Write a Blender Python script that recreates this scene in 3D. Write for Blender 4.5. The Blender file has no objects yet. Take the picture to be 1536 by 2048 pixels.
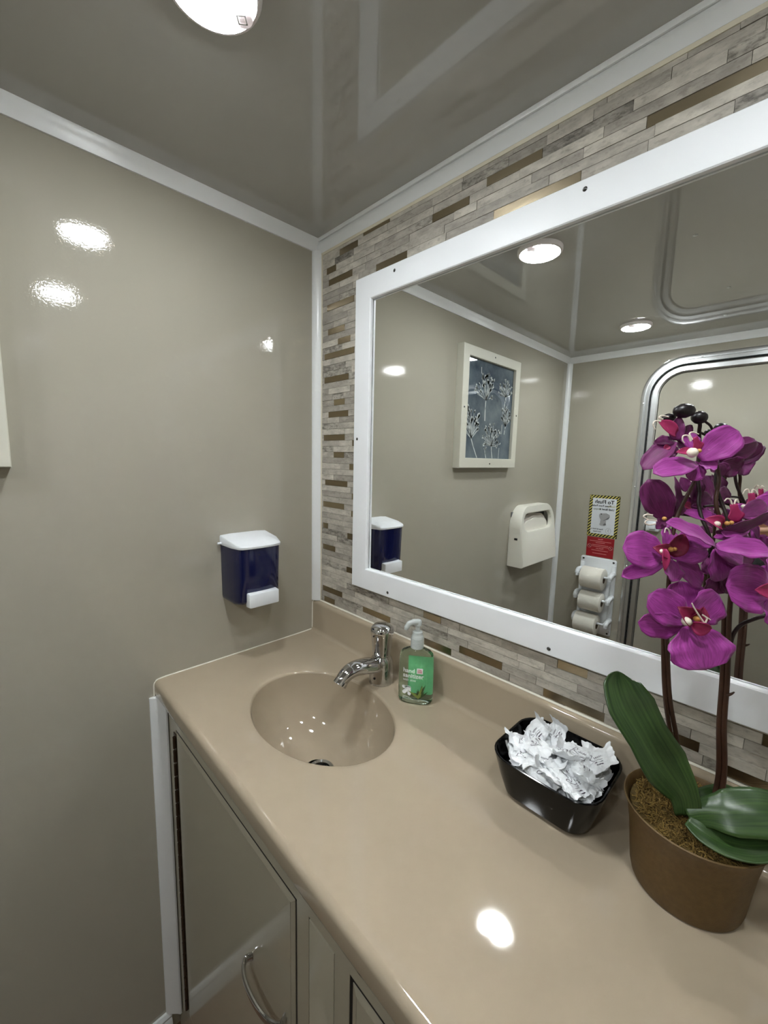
import bpy, bmesh, math, random
from mathutils import Vector, Matrix, noise

random.seed(7)
PI = math.pi
sc = bpy.context.scene
COL = sc.collection
ZC = 0.918            # height of the counter top
HC = 1.965            # ceiling height
XR = 1.361            # right wall
YF = -1.645           # wall behind the camera

# ------------------------------------------------------------------ camera
CAM = Vector((0.9474, -0.6746, ZC + 0.4930))
R_ = Vector((0.7001499, 0.71361924, 0.02318819))
U_ = Vector((-0.10836092, 0.07410305, 0.99134588))
F_ = Vector((-0.70572518, 0.69660342, -0.12921168))
FPX = 822.17
cd = bpy.data.cameras.new('camera')
cam = bpy.data.objects.new('camera', cd)
COL.objects.link(cam)
cd.sensor_fit = 'VERTICAL'
cd.sensor_height = 24.0
cd.lens = 24.0 * FPX / 2048.0
cd.clip_start = 0.005
cam.matrix_world = Matrix((
    (R_.x, U_.x, -F_.x, CAM.x), (R_.y, U_.y, -F_.y, CAM.y),
    (R_.z, U_.z, -F_.z, CAM.z), (0, 0, 0, 1)))
sc.camera = cam

# ------------------------------------------------------------------ world, exposure
w = bpy.data.worlds.new('world'); sc.world = w
w.use_nodes = True
w.node_tree.nodes['Background'].inputs[0].default_value = (0.01, 0.01, 0.01, 1)
w.node_tree.nodes['Background'].inputs[1].default_value = 0.2
vs = sc.view_settings
vs.view_transform = 'Standard'; vs.look = 'None'; vs.gamma = 1.0
vs.use_curve_mapping = False
vs.exposure = 0.68
LAMP = 92.0           # strength of the ceiling lamp lenses
sc.cycles.max_bounces = 7
sc.cycles.diffuse_bounces = 4
sc.cycles.glossy_bounces = 4
sc.cycles.transmission_bounces = 6
sc.cycles.caustics_reflective = True
sc.cycles.blur_glossy = 0.1
sc.cycles.caustics_refractive = True
sc.cycles.sample_clamp_indirect = 60.0
sc.cycles.use_denoising = True
sc.cycles.adaptive_threshold = 0.06


def AT(px, py, dep):
    """point seen at a photo pixel, at a depth along the view axis"""
    return CAM + (F_ + R_ * ((px - 768) / FPX) - U_ * ((py - 1024) / FPX)) * dep


# ------------------------------------------------------------------ materials
def srgb(r, g, b):
    f = lambda c: (c / 255 / 12.92) if c / 255 <= 0.04045 else ((c / 255 + 0.055) / 1.055) ** 2.4
    return (f(r), f(g), f(b), 1)


class NT:
    def __init__(s, name):
        s.m = bpy.data.materials.new(name); s.m.use_nodes = True
        s.t = s.m.node_tree; s.b = s.t.nodes['Principled BSDF']

    def n(s, typ, **kw):
        x = s.t.nodes.new(typ)
        for k, v in kw.items():
            if k in x.inputs.keys():
                x.inputs[k].default_value = v
            else:
                setattr(x, k, v)
        return x

    def l(s, a, b): s.t.links.new(a, b)


def mat(name, col, rough=0.5, metal=0.0, coat=0.0, bump=None, spec=0.5, trans=0.0, ior=1.5,
        var=None, sss=0.0, emit=None):
    """col: base colour; var=(other colour, scale, detail) mixes in noise; bump=(scale, strength, distance)"""
    k = NT(name); b = k.b
    b.inputs['Base Color'].default_value = col
    b.inputs['Roughness'].default_value = rough
    b.inputs['Metallic'].default_value = metal
    b.inputs['Coat Weight'].default_value = coat
    b.inputs['Specular IOR Level'].default_value = spec
    b.inputs['Transmission Weight'].default_value = trans
    b.inputs['IOR'].default_value = ior
    if sss:
        b.inputs['Subsurface Weight'].default_value = sss
    if emit:
        b.inputs['Emission Color'].default_value = emit[0]
        b.inputs['Emission Strength'].default_value = emit[1]
    if var or bump:
        tc = k.n('ShaderNodeTexCoord')
    if var:
        nz = k.n('ShaderNodeTexNoise', Scale=var[1], Detail=var[2])
        k.l(tc.outputs['Object'], nz.inputs['Vector'])
        mx = k.n('ShaderNodeMix', data_type='RGBA')
        mx.inputs[6].default_value = col; mx.inputs[7].default_value = var[0]
        k.l(nz.outputs['Fac'], mx.inputs[0]); k.l(mx.outputs[2], b.inputs['Base Color'])
    if bump:
        nb = k.n('ShaderNodeTexNoise', Scale=bump[0], Detail=2.0)
        k.l(tc.outputs['Object'], nb.inputs['Vector'])
        bp = k.n('ShaderNodeBump', Strength=bump[1], Distance=bump[2])
        k.l(nb.outputs['Fac'], bp.inputs['Height']); k.l(bp.outputs['Normal'], b.inputs['Normal'])
    return k.m


M = {}
M['wall'] = mat('wall_panel', srgb(170, 165, 151), 0.055, bump=(230, 0.10, 0.0008), var=(srgb(166, 161, 147), 3, 2), spec=0.5)
M['ceil'] = mat('ceiling_panel', srgb(178, 177, 172), 0.035, spec=0.8)
M['white'] = mat('white_trim', srgb(230, 232, 232), 0.28, bump=(160, 0.05, 0.0004))
M['frame'] = mat('mirror_frame_white', srgb(238, 241, 244), 0.45, bump=(900, 0.08, 0.0003))
M['caulk'] = mat('caulk', srgb(232, 228, 214), 0.5)
M['caulk_old'] = mat('yellowed_caulk', srgb(216, 209, 188), 0.5)
M['glass'] = mat('mirror_silver', (0.93, 0.94, 0.93, 1), 0.0, metal=1.0)
M['counter'] = mat('cultured_marble', srgb(170, 156, 135), 0.055, var=(srgb(166, 152, 131), 25, 3), spec=0.5)
M['cab'] = mat('cabinet_laminate', srgb(168, 161, 143), 0.12, bump=(300, 0.04, 0.0004))
M['cabdark'] = mat('cabinet_inside', srgb(20, 18, 15), 0.7)
M['hinge'] = mat('hinge_bronze', srgb(82, 66, 52), 0.4, metal=0.8)
M['chrome'] = mat('chrome', (0.62, 0.62, 0.63, 1), 0.04, metal=1.0)
M['steel'] = mat('steel', (0.16, 0.16, 0.16, 1), 0.25, metal=1.0)
M['darkhole'] = mat('dark_hole', srgb(8, 8, 8), 0.6)
M['alu'] = mat('aluminium', (0.80, 0.81, 0.82, 1), 0.34, metal=1.0, bump=(60, 0.08, 0.001))
M['rubber_and_shade'] = mat('black_rubber_and_shade', srgb(14, 14, 13), 0.6)  # room door gasket; also the painted shade in the cabinet door gaps
M['floor'] = mat('vinyl_floor', srgb(124, 98, 76), 0.35, var=(srgb(96, 74, 56), 9, 6))
M['plastic_white'] = mat('white_plastic', srgb(232, 236, 240), 0.3)
M['plastic_cream'] = mat('cream_plastic', srgb(226, 224, 212), 0.35)
M['blue'] = mat('navy_tank', srgb(18, 22, 62), 0.12, coat=0.3)
M['black_gloss'] = mat('black_melamine', srgb(6, 6, 7), 0.10, spec=0.3)
M['paper'] = mat('tissue_paper', srgb(232, 229, 218), 0.9, bump=(500, 0.2, 0.0006))
M['paper2'] = mat('grey_tissue', srgb(205, 198, 190), 0.9, bump=(120, 0.3, 0.001))
M['card'] = mat('cardboard', srgb(90, 75, 58), 0.9)
M['lens'] = mat('lamp_lens', (1, 1, 1, 1), 0.4, emit=((0.95, 1.0, 1.02, 1), LAMP))
M['lamp_body'] = mat('lamp_body', srgb(238, 232, 232), 0.35)
M['lamp_lobe'] = mat('lamp_switch', srgb(226, 214, 216), 0.3, emit=((1.0, .90, .92, 1), 0.22))
M['pot'] = mat('gold_pot', srgb(112, 88, 50), 0.5, metal=0.3, bump=(700, 0.25, 0.0006), var=(srgb(84, 64, 34), 160, 5))
M['fibre'] = mat('moss_fibre', srgb(150, 122, 58), 0.9, var=(srgb(84, 62, 26), 90, 3))
M['moss'] = mat('moss', srgb(104, 84, 34), 0.95, var=(srgb(58, 42, 16), 140, 4))
M['stem'] = mat('stem_brown', srgb(74, 42, 24), 0.55, var=(srgb(46, 26, 16), 90, 4))
M['stem_dark'] = mat('stem_dark', srgb(38, 20, 20), 0.5)
M['bud'] = mat('dark_bud', srgb(20, 12, 16), 0.35)
M['lip'] = mat('orchid_lip', srgb(178, 44, 104), 0.55, var=(srgb(140, 20, 70), 60, 3))
M['lipdark'] = mat('orchid_lip_dark', srgb(128, 16, 62), 0.55)
M['column'] = mat('orchid_column', srgb(232, 222, 205), 0.5)
M['yellow'] = mat('orchid_yellow', srgb(214, 160, 88), 0.5)
M['whisker'] = mat('orchid_whisker', srgb(226, 214, 200), 0.5)
M['wrap'] = mat('white_wrapper', srgb(232, 234, 236), 0.32, spec=0.5)
M['print_dark'] = mat('wrapper_print', srgb(58, 40, 60), 0.5)
M['ink'] = mat('black_ink', srgb(16, 16, 16), 0.6)
M['inkgrey'] = mat('grey_ink', srgb(128, 134, 112), 0.6)
M['inkyellow'] = mat('pale_yellow_ink', srgb(190, 182, 120), 0.6)
M['sign'] = mat('sign_paper', srgb(222, 226, 232), 0.4)
M['hazard_y'] = mat('hazard_yellow', srgb(214, 202, 104), 0.4)
M['hazard_k'] = mat('hazard_black', srgb(18, 20, 14), 0.4)
M['red'] = mat('red_sign', srgb(150, 18, 30), 0.4)
M['redink'] = mat('pink_ink', srgb(224, 150, 150), 0.5)
M['toiletpic'] = mat('grey_print', srgb(168, 168, 170), 0.5)
M['toiletdark'] = mat('dark_grey_print', srgb(112, 112, 114), 0.5)
M['gel'] = mat('green_gel', srgb(222, 246, 230), 0.02, trans=1.0, ior=1.34)
M['back_label'] = mat('green_back_label', srgb(136, 214, 160), 0.5)
M['clearcap'] = mat('frosted_cap', srgb(222, 228, 226), 0.3, trans=0.35, ior=1.45)
M['label_white'] = mat('label_white', srgb(236, 238, 238), 0.5)
M['label_red'] = mat('label_red', srgb(200, 90, 96), 0.5)
M['aloe'] = mat('aloe_print', srgb(44, 66, 22), 0.5)
M['aloe2'] = mat('aloe_print_light', srgb(120, 132, 62), 0.5)
M['picframe'] = mat('picture_frame_wood', srgb(206, 204, 190), 0.5, bump=(200, 0.1, 0.0005))
M['picline'] = mat('picture_print_white', srgb(208, 214, 212), 0.6)
M['skin'] = mat('skin', srgb(214, 170, 142), 0.5, sss=0.0)
M['shirt'] = mat('shirt', srgb(52, 54, 58), 0.9)
M['trousers'] = mat('trousers', srgb(38, 42, 54), 0.9)
M['shoe'] = mat('shoe', srgb(30, 28, 26), 0.6)
M['hair'] = mat('hair', srgb(52, 38, 28), 0.7)
M['eye'] = mat('eye_white', srgb(232, 230, 226), 0.2)
M['iris'] = mat('iris', srgb(50, 36, 26), 0.2)
M['mouth'] = mat('mouth', srgb(178, 104, 98), 0.5)
M['phone'] = mat('phone_back', srgb(40, 42, 48), 0.2)
M['phone_lens'] = mat('phone_lens', srgb(8, 8, 10), 0.05)


def tile_material(dark=False):
    k = NT('mosaic_marble_dark' if dark else 'mosaic_marble'); b = k.b
    tc = k.n('ShaderNodeTexCoord'); oi = k.n('ShaderNodeObjectInfo')
    add = k.n('ShaderNodeVectorMath', operation='ADD')
    sca = k.n('ShaderNodeVectorMath', operation='SCALE'); sca.inputs['Scale'].default_value = 9.0
    cmb = k.n('ShaderNodeCombineXYZ')
    k.l(oi.outputs['Random'], cmb.inputs[0]); k.l(oi.outputs['Random'], cmb.inputs[2])
    k.l(cmb.outputs[0], sca.inputs[0]); k.l(tc.outputs['Object'], add.inputs[0]); k.l(sca.outputs[0], add.inputs[1])
    mp = k.n('ShaderNodeMapping'); mp.inputs['Scale'].default_value = (0.55, 1, 1.3)
    k.l(add.outputs[0], mp.inputs[0])
    n1 = k.n('ShaderNodeTexNoise', Scale=55.0, Detail=5.0, Roughness=0.65); k.l(mp.outputs[0], n1.inputs['Vector'])
    n2 = k.n('ShaderNodeTexNoise', Scale=140.0, Detail=5.0, Roughness=0.7); k.l(mp.outputs[0], n2.inputs['Vector'])
    r1 = k.n('ShaderNodeValToRGB'); e = r1.color_ramp.elements
    e[0].position = 0.33; e[0].color = srgb(172, 167, 158); e[1].position = 0.66; e[1].color = srgb(212, 207, 197)
    k.l(n1.outputs['Fac'], r1.inputs[0])
    # per-tile tone
    r3 = k.n('ShaderNodeValToRGB'); e = r3.color_ramp.elements
    e[0].position = 0.0; e[0].color = (0.62, 0.60, 0.58, 1); e[1].position = 1.0; e[1].color = (1.0, 0.985, 0.95, 1)
    k.l(oi.outputs['Random'], r3.inputs[0])
    m1 = k.n('ShaderNodeMix', data_type='RGBA', blend_type='MULTIPLY'); m1.inputs[0].default_value = 1.0
    k.l(r1.outputs[0], m1.inputs[6]); k.l(r3.outputs[0], m1.inputs[7])
    # dark specks, stronger on some tiles
    r2 = k.n('ShaderNodeValToRGB'); e = r2.color_ramp.elements
    e[0].position = 0.36; e[0].color = (0.3, 0.29, 0.28, 1) if dark else (0.5, 0.48, 0.46, 1)
    e[1].position = 0.56 if dark else 0.46; e[1].color = (.85, .85, .85, 1) if dark else (1, 1, 1, 1)
    k.l(n2.outputs['Fac'], r2.inputs[0])
    m2 = k.n('ShaderNodeMix', data_type='RGBA', blend_type='MULTIPLY'); m2.inputs[0].default_value = 1.0 if dark else 0.5
    k.l(m1.outputs[2], m2.inputs[6]); k.l(r2.outputs[0], m2.inputs[7])
    k.l(m2.outputs[2], b.inputs['Base Color'])
    b.inputs['Roughness'].default_value = 0.5
    bp = k.n('ShaderNodeBump', Strength=0.25, Distance=0.0008)
    k.l(n2.outputs['Fac'], bp.inputs['Height']); k.l(bp.outputs['Normal'], b.inputs['Normal'])
    return k.m


def bronze_material():
    k = NT('brushed_bronze'); b = k.b
    tc = k.n('ShaderNodeTexCoord'); oi = k.n('ShaderNodeObjectInfo')
    mp = k.n('ShaderNodeMapping'); mp.inputs['Scale'].default_value = (1, 1, 1)
    mp.inputs['Rotation'].default_value = (0, 0.5, 0)
    k.l(tc.outputs['Object'], mp.inputs[0])
    m2 = k.n('ShaderNodeMapping'); m2.inputs['Scale'].default_value = (30, 30, 900)
    k.l(mp.outputs[0], m2.inputs[0])
    nz = k.n('ShaderNodeTexNoise', Scale=1.0, Detail=3.0); k.l(m2.outputs[0], nz.inputs['Vector'])
    rp = k.n('ShaderNodeValToRGB'); e = rp.color_ramp.elements
    e[0].color = srgb(156, 142, 118); e[1].color = srgb(194, 180, 154)
    k.l(oi.outputs['Random'], rp.inputs[0]); k.l(rp.outputs[0], b.inputs['Base Color'])
    b.inputs['Metallic'].default_value = 1.0; b.inputs['Roughness'].default_value = 0.27
    bp = k.n('ShaderNodeBump', Strength=0.25, Distance=0.0006)
    k.l(nz.outputs['Fac'], bp.inputs['Height']); k.l(bp.outputs['Normal'], b.inputs['Normal'])
    return k.m


def petal_material(name, c0, c1):
    k = NT(name); b = k.b
    uv = k.n('ShaderNodeTexCoord')
    mp = k.n('ShaderNodeMapping'); mp.inputs['Scale'].default_value = (3, 26, 1)
    k.l(uv.outputs['UV'], mp.inputs[0])
    nz = k.n('ShaderNodeTexNoise', Scale=1.0, Detail=3.0); k.l(mp.outputs[0], nz.inputs['Vector'])
    rp = k.n('ShaderNodeValToRGB'); e = rp.color_ramp.elements
    e[0].position = 0.3; e[0].color = c0; e[1].position = 0.65; e[1].color = c1
    k.l(nz.outputs['Fac'], rp.inputs[0]); k.l(rp.outputs[0], b.inputs['Base Color'])
    b.inputs['Roughness'].default_value = 0.55
    b.inputs['Sheen Weight'].default_value = 0.15
    bp = k.n('ShaderNodeBump', Strength=0.2, Distance=0.0006)
    k.l(nz.outputs['Fac'], bp.inputs['Height']); k.l(bp.outputs['Normal'], b.inputs['Normal'])
    return k.m


def leaf_material():
    k = NT('orchid_leaf'); b = k.b
    uv = k.n('ShaderNodeTexCoord')
    mp = k.n('ShaderNodeMapping'); mp.inputs['Scale'].default_value = (1.5, 16, 1)
    k.l(uv.outputs['UV'], mp.inputs[0])
    nz = k.n('ShaderNodeTexNoise', Scale=1.0, Detail=4.0); k.l(mp.outputs[0], nz.inputs['Vector'])
    rp = k.n('ShaderNodeValToRGB'); e = rp.color_ramp.elements
    e[0].position = 0.3; e[0].color = srgb(28, 52, 24); e[1].position = 0.75; e[1].color = srgb(66, 92, 44)
    k.l(nz.outputs['Fac'], rp.inputs[0]); k.l(rp.outputs[0], b.inputs['Base Color'])
    b.inputs['Roughness'].default_value = 0.32
    n2 = k.n('ShaderNodeTexNoise', Scale=90.0, Detail=2.0); k.l(uv.outputs['Object'], n2.inputs['Vector'])
    bp = k.n('ShaderNodeBump', Strength=0.2, Distance=0.001)
    k.l(n2.outputs['Fac'], bp.inputs['Height']); k.l(bp.outputs['Normal'], b.inputs['Normal'])
    return k.m


def art_material():
    k = NT('blue_grey_print'); b = k.b
    tc = k.n('ShaderNodeTexCoord')
    nz = k.n('ShaderNodeTexNoise', Scale=7.0, Detail=6.0, Roughness=0.6); k.l(tc.outputs['Object'], nz.inputs['Vector'])
    rp = k.n('ShaderNodeValToRGB'); e = rp.color_ramp.elements
    e[0].position = 0.35; e[0].color = srgb(58, 70, 84); e[1].position = 0.68; e[1].color = srgb(108, 120, 126)
    k.l(nz.outputs['Fac'], rp.inputs[0]); k.l(rp.outputs[0], b.inputs['Base Color'])
    b.inputs['Roughness'].default_value = 0.03
    return k.m


M['tile'] = tile_material()
M['tile_dark'] = tile_material(True)
M['bronze'] = bronze_material()
M['petal'] = petal_material('orchid_petal', srgb(126, 26, 112), srgb(164, 56, 152))
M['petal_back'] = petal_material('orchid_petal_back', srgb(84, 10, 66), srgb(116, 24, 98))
M['leaf'] = leaf_material()
M['art'] = art_material()


# ------------------------------------------------------------------ mesh helpers
def link(name, me, m, parent=None, smooth=True):
    o = bpy.data.objects.new(name, me)
    COL.objects.link(o)
    if isinstance(m, (list, tuple)):
        for x in m:
            me.materials.append(M[x])
    elif m:
        me.materials.append(M[m])
    if parent:
        o.parent = parent
        o.matrix_parent_inverse = parent.matrix_world.inverted() if parent.type != 'EMPTY' else Matrix.Identity(4)
    return o


def obj(name, bm, m, parent=None, smooth=True, angle=35, origin=None):
    """bmesh in world coordinates (or in the parent's) -> mesh object"""
    bmesh.ops.recalc_face_normals(bm, faces=bm.faces[:])
    me = bpy.data.meshes.new(name)
    if origin is not None:
        bmesh.ops.translate(bm, verts=bm.verts[:], vec=-Vector(origin))
    bm.to_mesh(me); bm.free()
    if smooth:
        me.polygons.foreach_set('use_smooth', [True] * len(me.polygons))
        me.set_sharp_from_angle(angle=math.radians(angle))
    o = link(name, me, m, parent)
    if origin is not None:
        o.location = Vector(origin)
    return o


def tag(o, label, cat, group=None):
    o['label'] = label; o['category'] = cat
    if group:
        o['group'] = group
    return o


def struct(o, label=None):
    o['kind'] = 'structure'
    if label:
        o['label'] = label
    return o


def thing(name, label, cat, loc=(0, 0, 0), group=None, rot=None):
    o = bpy.data.objects.new(name, None)
    o.empty_display_size = 0.02
    COL.objects.link(o)
    o.location = loc
    if rot:
        o.rotation_euler = rot
    bpy.context.view_layer.update()
    return tag(o, label, cat, group)


def world_child(o, parent):
    """parent a world-space object without moving it"""
    bpy.context.view_layer.update()
    o.parent = parent
    o.matrix_parent_inverse = parent.matrix_world.inverted()
    return o


def box(bm, x0, x1, y0, y1, z0, z1, bev=0.0, seg=2):
    vs = [bm.verts.new((x, y, z)) for x in (x0, x1) for y in (y0, y1) for z in (z0, z1)]
    fs = [bm.faces.new([vs[i] for i in q]) for q in
          ((0, 1, 3, 2), (4, 6, 7, 5), (0, 4, 5, 1), (2, 3, 7, 6), (0, 2, 6, 4), (1, 5, 7, 3))]
    if bev:
        es = list({e for f in fs for e in f.edges})
        bmesh.ops.bevel(bm, geom=es, offset=bev, segments=seg, affect='EDGES', profile=0.5)
    return vs


def B(*a, **k):
    bm = bmesh.new(); box(bm, *a, **k); return bm


def loft(bm, rings, cap=True, closed=True):
    """rings: lists of points with equal counts"""
    rv = [[bm.verts.new(p) for p in r] for r in rings]
    n = len(rv[0])
    for a, b in zip(rv, rv[1:]):
        for i in range(n if closed else n - 1):
            j = (i + 1) % n
            try:
                bm.faces.new((a[i], a[j], b[j], b[i]))
            except ValueError:
                pass
    if cap and closed:
        bm.faces.new(rv[0][::-1]); bm.faces.new(rv[-1])
    return rv


def lathe(bm, prof, n=32, c=(0, 0, 0), M3=None, cap=True):
    rings = []
    for r, z in prof:
        ring = []
        for i in range(n):
            a = 2 * PI * i / n
            p = Vector((r * math.cos(a), r * math.sin(a), z))
            if M3:
                p = M3 @ p
            ring.append(p + Vector(c))
        rings.append(ring)
    return loft(bm, rings, cap)


def axis_matrix(d, up=Vector((0, 0, 1))):
    """rotation whose z axis is d"""
    d = Vector(d).normalized()
    if abs(d.dot(up)) > 0.98:
        up = Vector((1, 0, 0))
    x = up.cross(d).normalized(); y = d.cross(x)
    return Matrix((x, y, d)).transposed()


def tube(bm, pts, rad, n=10, cap=True):
    pts = [Vector(p) for p in pts]
    if not isinstance(rad, (list, tuple)):
        rad = [rad] * len(pts)
    rings = []; prev = None
    for i, p in enumerate(pts):
        d = (pts[min(i + 1, len(pts) - 1)] - pts[max(i - 1, 0)]).normalized()
        if prev is None:
            Mx = axis_matrix(d); x = Mx.col[0].copy()
        else:
            x = (prev - d * prev.dot(d)).normalized()
        y = d.cross(x); prev = x
        rings.append([p + (x * math.cos(2 * PI * k / n) + y * math.sin(2 * PI * k / n)) * rad[i] for k in range(n)])
    return loft(bm, rings, cap)


def spline(pts, k=6):
    """Catmull-Rom through points"""
    pts = [Vector(p) for p in pts]
    out = []
    for i in range(len(pts) - 1):
        p0 = pts[max(i - 1, 0)]; p1 = pts[i]; p2 = pts[i + 1]; p3 = pts[min(i + 2, len(pts) - 1)]
        for j in range(k):
            t = j / k
            out.append(0.5 * ((2 * p1) + (p2 - p0) * t + (2 * p0 - 5 * p1 + 4 * p2 - p3) * t * t
                              + (3 * p1 - p0 - 3 * p2 + p3) * t ** 3))
    out.append(pts[-1])
    return out


def sweep(bm, prof, p0, p1, A, Bv):
    """extrude a closed 2D profile (a along A, b along Bv) from p0 to p1"""
    A = Vector(A); Bv = Vector(Bv)
    return loft(bm, [[Vector(p) + A * a + Bv * b for a, b in prof] for p in (p0, p1)])


def rect_ring(bm, a0, a1, b0, b1, prof, fn):
    """picture-frame sweep: prof = closed list of (inset, depth); fn(a, b, depth) -> point"""
    rv = []
    for ins, d in prof:
        rv.append([bm.verts.new(fn(a, b, d)) for a, b in
                   ((a0 + ins, b0 + ins), (a1 - ins, b0 + ins), (a1 - ins, b1 - ins), (a0 + ins, b1 - ins))])
    n = len(rv)
    for i in range(n):
        p, q = rv[i], rv[(i + 1) % n]
        for k in range(4):
            bm.faces.new((p[k], p[(k + 1) % 4], q[(k + 1) % 4], q[k]))


def rrect(x0, x1, y0, y1, r, k=6):
    """rounded rectangle outline, counter-clockwise"""
    out = []
    for cx, cy, a0 in ((x1 - r, y1 - r, 0), (x0 + r, y1 - r, PI / 2), (x0 + r, y0 + r, PI), (x1 - r, y0 + r, 1.5 * PI)):
        for i in range(k + 1):
            a = a0 + PI / 2 * i / k
            out.append((cx + r * math.cos(a), cy + r * math.sin(a)))
    return out


def flat(name, polys, fn, m, parent, thick=0.0):
    """flat print: 2D polygons mapped through fn(a, b) -> point"""
    bm = bmesh.new()
    for p in polys:
        try:
            bm.faces.new([bm.verts.new(fn(a, b)) for a, b in p])
        except ValueError:
            pass
    o = obj(name, bm, m, parent, smooth=False)
    return o


def text2d(s, size, align='CENTER', bold=0.0):
    cu = bpy.data.curves.new('t', 'FONT'); cu.body = s; cu.size = size
    cu.align_x = align; cu.offset = bold; cu.resolution_u = 3
    o = bpy.data.objects.new('t', cu); COL.objects.link(o)
    bpy.context.view_layer.update()
    me = o.evaluated_get(bpy.context.evaluated_depsgraph_get()).to_mesh()
    vs = [v.co.copy() for v in me.vertices]
    polys = [[(vs[i].x, vs[i].y) for i in p.vertices] for p in me.polygons]
    o.to_mesh_clear(); bpy.data.objects.remove(o); bpy.data.curves.remove(cu)
    return polys


def stroke(pts, wd):
    """2D polyline -> quads"""
    out = []
    for (x0, y0), (x1, y1) in zip(pts, pts[1:]):
        dx, dy = x1 - x0, y1 - y0
        L = math.hypot(dx, dy) or 1e-9
        nx, ny = -dy / L * wd / 2, dx / L * wd / 2
        ex, ey = dx / L * wd * .3, dy / L * wd * .3
        out.append([(x0 + nx - ex, y0 + ny - ey), (x0 - nx - ex, y0 - ny - ey), (x1 - nx + ex, y1 - ny + ey), (x1 + nx + ex, y1 + ny + ey)])
    return out


def shift(polys, dx, dy):
    return [[(a + dx, b + dy) for a, b in p] for p in polys]


def disc2d(cx, cy, r, n=14):
    return [(cx + r * math.cos(2 * PI * i / n), cy + r * math.sin(2 * PI * i / n)) for i in range(n)]


def screw(name, c, d, parent, r=0.004, m='steel'):
    """domed screw head at c facing d"""
    Mx = axis_matrix(d)
    bm = bmesh.new()
    lathe(bm, [(r, -0.0005), (r, 0.0008), (r * .7, 0.0016), (r * .3, 0.0018), (r * .25, 0.0008)], 12, c, Mx)
    o = obj(name, bm, m)
    return world_child(o, parent) if parent else o


# ================================================================== ROOM SHELL
T = 0.05
floor = struct(obj('floor', B(-T, XR + T, YF - T, T, -T, 0), 'floor', smooth=False))
ceiling = struct(obj('ceiling', B(-T, XR + T, YF - T, T, HC, HC + T), 'ceil', smooth=False))
wall_left = struct(obj('wall_left', B(-T, 0, YF - T, T, 0, HC), 'wall', smooth=False))
wall_right = struct(obj('wall_right', B(XR, XR + T, YF - T, T, 0, HC), 'wall', smooth=False))
wall_back = struct(obj('wall_back', B(0, XR, 0, T, 0, HC), 'wall', smooth=False))

# wall behind the camera with its door opening
DX0, DX1, DZ1, DR = 0.358, 1.05, 1.900, 0.17
DW = 0.071                       # metal frame width


def door_outline(ins, k=8):
    x0, x1, z1 = DX0 + ins, DX1 - ins, DZ1 - ins
    r = max(DR - ins, 0.02)
    pts = [(x0, 0.0)]
    for i in range(k + 1):
        a = PI - PI / 2 * i / k
        pts.append((x0 + r + r * math.cos(a), z1 - r + r * math.sin(a)))
    for i in range(k + 1):
        a = PI / 2 - PI / 2 * i / k
        pts.append((x1 - r + r * math.cos(a), z1 - r + r * math.sin(a)))
    pts.append((x1, 0.0))
    return pts


bm = bmesh.new()
inn = door_outline(0.03)
loop = [(0.0, 0.0)] + inn + [(XR, 0.0), (XR, HC), (0.0, HC)]
fr = [bm.verts.new((x, YF, z)) for x, z in loop]
bk = [bm.verts.new((x, YF - T, z)) for x, z in loop]
bm.faces.new(fr); bm.faces.new(bk[::-1])
for i in range(len(loop)):
    j = (i + 1) % len(loop)
    bm.faces.new((fr[i], bk[i], bk[j], fr[j]))
wall_front = struct(obj('wall_front', bm, 'wall', smooth=False))

# door with rounded metal frame
door = bpy.data.objects.new('door_1', None); COL.objects.link(door); struct(door, 'tan door in a rounded aluminium frame')
bm = bmesh.new()
o1 = door_outline(DW + 0.002)
fr = [bm.verts.new((x, YF - 0.006, z)) for x, z in o1]
bk = [bm.verts.new((x, YF - 0.045, z)) for x, z in o1]
bm.faces.new(fr); bm.faces.new(bk[::-1])
for i in range(len(fr)):
    j = (i + 1) % len(fr)
    bm.faces.new((fr[i], bk[i], bk[j], fr[j]))
obj('door_panel', bm, 'wall', door, smooth=False)


def door_band(name, i0, i1, prof, m):
    """band between two insets; prof = list of (fraction, protrusion)"""
    bm = bmesh.new()
    rings = []
    for f, d in prof:
        rings.append([(x, YF + d, z) for x, z in door_outline(i0 + (i1 - i0) * f)])
    loft(bm, rings, cap=False, closed=False)
    return obj(name, bm, m, door)


door_band('door_frame', 0.0, 0.036, [(0, -0.002), (0, 0.006), (.12, 0.009), (.42, 0.009), (.5, 0.006), (.6, 0.012), (.95, 0.013), (1, 0.009), (1, -0.03)], 'alu')
door_band('door_gasket', 0.034, 0.046, [(0, -0.012), (1, -0.012)], 'rubber_and_shade')
door_band('door_edge', 0.043, DW, [(0, -0.03), (0, 0.004), (.15, 0.007), (.8, 0.007), (1, 0.003), (1, -0.02)], 'alu')
for (x, z) in ((DX0 + .012, 1.70), (DX0 + .012, 1.30), (DX0 + .012, 0.9), (0.58, DZ1 - .012), (0.9, DZ1 - .012), (DX0 + .012, .5)):
    s = screw('rivet', (x, YF + 0.009, z), (0, 1, 0), door, 0.005, 'alu')
bm = bmesh.new(); box(bm, 0.437, 0.492, YF - 0.006, YF + 0.022, 1.095, 1.142, 0.004)
box(bm, 0.452, 0.478, YF + 0.02, YF + 0.034, 1.105, 1.13, 0.003)
obj('door_latch', bm, 'plastic_white', door)

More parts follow.
